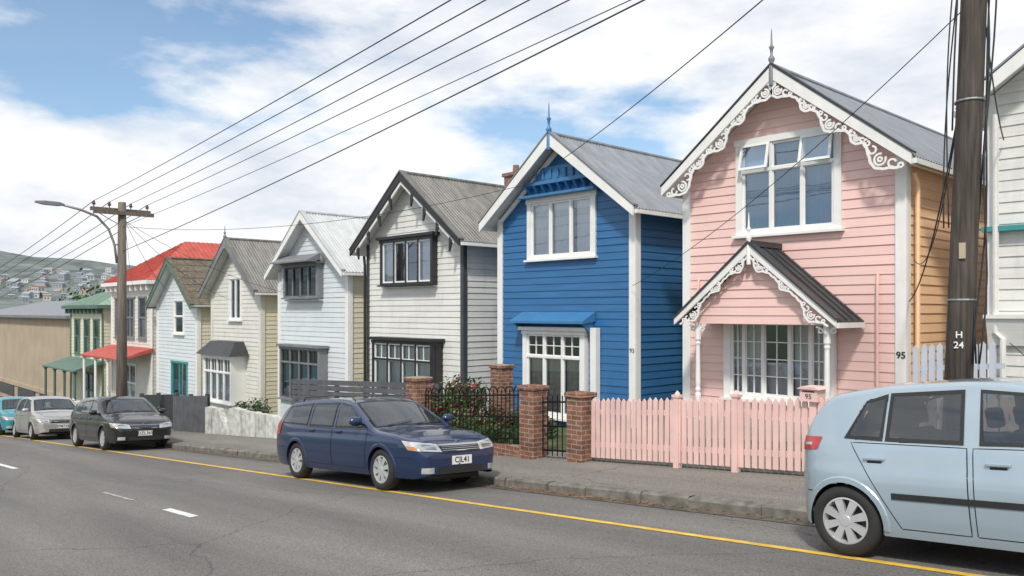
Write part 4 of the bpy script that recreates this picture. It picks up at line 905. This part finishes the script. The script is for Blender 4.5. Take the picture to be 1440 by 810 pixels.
blk=dict(wagon); blk.update(L=4.35,W=1.68,top=[(-2.175,.70),(-2.15,.93),(-2.05,1.0),(-1.75,1.25),(-1.4,1.38),(-.9,1.43),(-.2,1.44),(.1,1.42),(.35,1.33),(1.05,.97),(1.15,.94),(1.6,.88),(1.9,.79),(2.08,.69),(2.15,.6),(2.175,.55)],
  side=[[(.0,.95),(.88,.96),(.32,1.28),(.0,1.34)],[(-.9,.97),(-.09,.95),(-.09,1.34),(-.84,1.31)],[(-1.5,1.02),(-1.0,.98),(-.94,1.30),(-1.2,1.26)]],rails=False,plate='DZL365',R=.31,wf=1.3,wr=-1.3,ws=(1.02,.30,.66,.53),rw=(1.0,1.2,.5,.42),tl=(.8,.98),
  doors=[[(-.07,.30),(.86,.30),(.90,.92),(-.07,.91)],[(-.86,.30),(-.12,.30),(-.12,.91),(-.96,.92)]])
car('black hatchback parked along the kerb',-24.5,paintm('black_car_paint',(.010,.011,.013)),blk)
sil=dict(hatch); sil.update(plate='EFM732',e=.14,rtaper=.1); sil['hm']=paintm('silver_paint',(.46,.45,.43),.5); sil['strip']=False
car('small silver hatchback parked behind the black car',-32.3,MATS['silver_paint'],sil)
tl=dict(sil); tl['hm']=paintm('teal_paint',(.04,.30,.36)); tl['plate']='FBR218'
car('small turquoise hatchback parked along the kerb',-37.4,MATS['teal_paint'],tl)
# ------------------------------------------------ world, sun, camera
w=bpy.data.worlds.new("World"); sc.world=w; w.use_nodes=True; nt=w.node_tree; N=nt.nodes; L_=nt.links
bg=N['Background']; bg.inputs['Strength'].default_value=.13
sky=N.new('ShaderNodeTexSky'); sky.sky_type='NISHITA'; sky.sun_disc=False; sky.sun_elevation=math.radians(48); 
ts=Vector((.42,-.62,.0)).normalized(); az=math.atan2(ts.x,ts.y); sky.sun_rotation=az
tc=N.new('ShaderNodeTexCoord')
def nz(scl,det,st,ro=.55,off=(0,0,0)):
    mp=N.new('ShaderNodeMapping'); mp.inputs['Scale'].default_value=st; mp.inputs['Location'].default_value=off; L_.new(tc.outputs['Generated'],mp.inputs[0])
    n=N.new('ShaderNodeTexNoise'); n.inputs['Scale'].default_value=scl; n.inputs['Detail'].default_value=det; n.inputs['Roughness'].default_value=ro; L_.new(mp.outputs[0],n.inputs['Vector']); return n
n1=nz(2.3,10,(1,1,2.8),.54,(.3,.1,.2))
cr=N.new('ShaderNodeMapRange'); cr.interpolation_type='SMOOTHSTEP'; cr.inputs['From Min'].default_value=.355; cr.inputs['From Max'].default_value=.485; L_.new(n1.outputs['Fac'],cr.inputs[0])
sp=N.new('ShaderNodeSeparateXYZ'); L_.new(tc.outputs['Generated'],sp.inputs[0])
hz_=N.new('ShaderNodeMapRange'); hz_.inputs['From Min'].default_value=.0; hz_.inputs['From Max'].default_value=.2; hz_.inputs['To Min'].default_value=.85; hz_.inputs['To Max'].default_value=.08; L_.new(sp.outputs[2],hz_.inputs[0])
mxm=N.new('ShaderNodeMath'); mxm.operation='MAXIMUM'; L_.new(cr.outputs[0],mxm.inputs[0]); L_.new(hz_.outputs[0],mxm.inputs[1])
n2=nz(3.6,9,(1,1,2.6),.6,(2,1,0)); sh=N.new('ShaderNodeValToRGB'); sh.color_ramp.elements[0].position=.36; sh.color_ramp.elements[0].color=(5.7,6.1,6.8,1); sh.color_ramp.elements[1].position=.54; sh.color_ramp.elements[1].color=(7.9,8.0,8.1,1); L_.new(n2.outputs['Fac'],sh.inputs[0])
lt=N.new('ShaderNodeMix'); lt.data_type='RGBA'; lt.blend_type='MULTIPLY'; lt.inputs['Factor'].default_value=1; L_.new(sky.outputs[0],lt.inputs['A']); lt.inputs['B'].default_value=(1.0,1.15,1.2,1)
mx=N.new('ShaderNodeMix'); mx.data_type='RGBA'; L_.new(mxm.outputs[0],mx.inputs['Factor']); L_.new(lt.outputs['Result'],mx.inputs['A']); L_.new(sh.outputs[0],mx.inputs['B']); L_.new(mx.outputs['Result'],bg.inputs['Color'])
sl=bpy.data.lights.new('sun','SUN'); sl.energy=3.0; sl.angle=math.radians(6); sl.color=(1,.94,.84)
so=bpy.data.objects.new('sun',sl); COL.objects.link(so); el=math.radians(48)
so.rotation_euler=Vector((ts.x*math.cos(el),ts.y*math.cos(el),math.sin(el))).to_track_quat('Z','Y').to_euler()
cd=bpy.data.cameras.new('camera'); cam=bpy.data.objects.new('camera',cd); COL.objects.link(cam); sc.camera=cam
cam.location=(0,0,1.73); cam.rotation_euler=(math.pi/2,0,math.radians(47)); cd.lens=28.175; cd.sensor_width=36; cd.shift_y=33/1440; cd.clip_end=9000; cd.clip_start=.1
sc.view_settings.view_transform='Standard'; sc.view_settings.look='None'; sc.view_settings.exposure=0
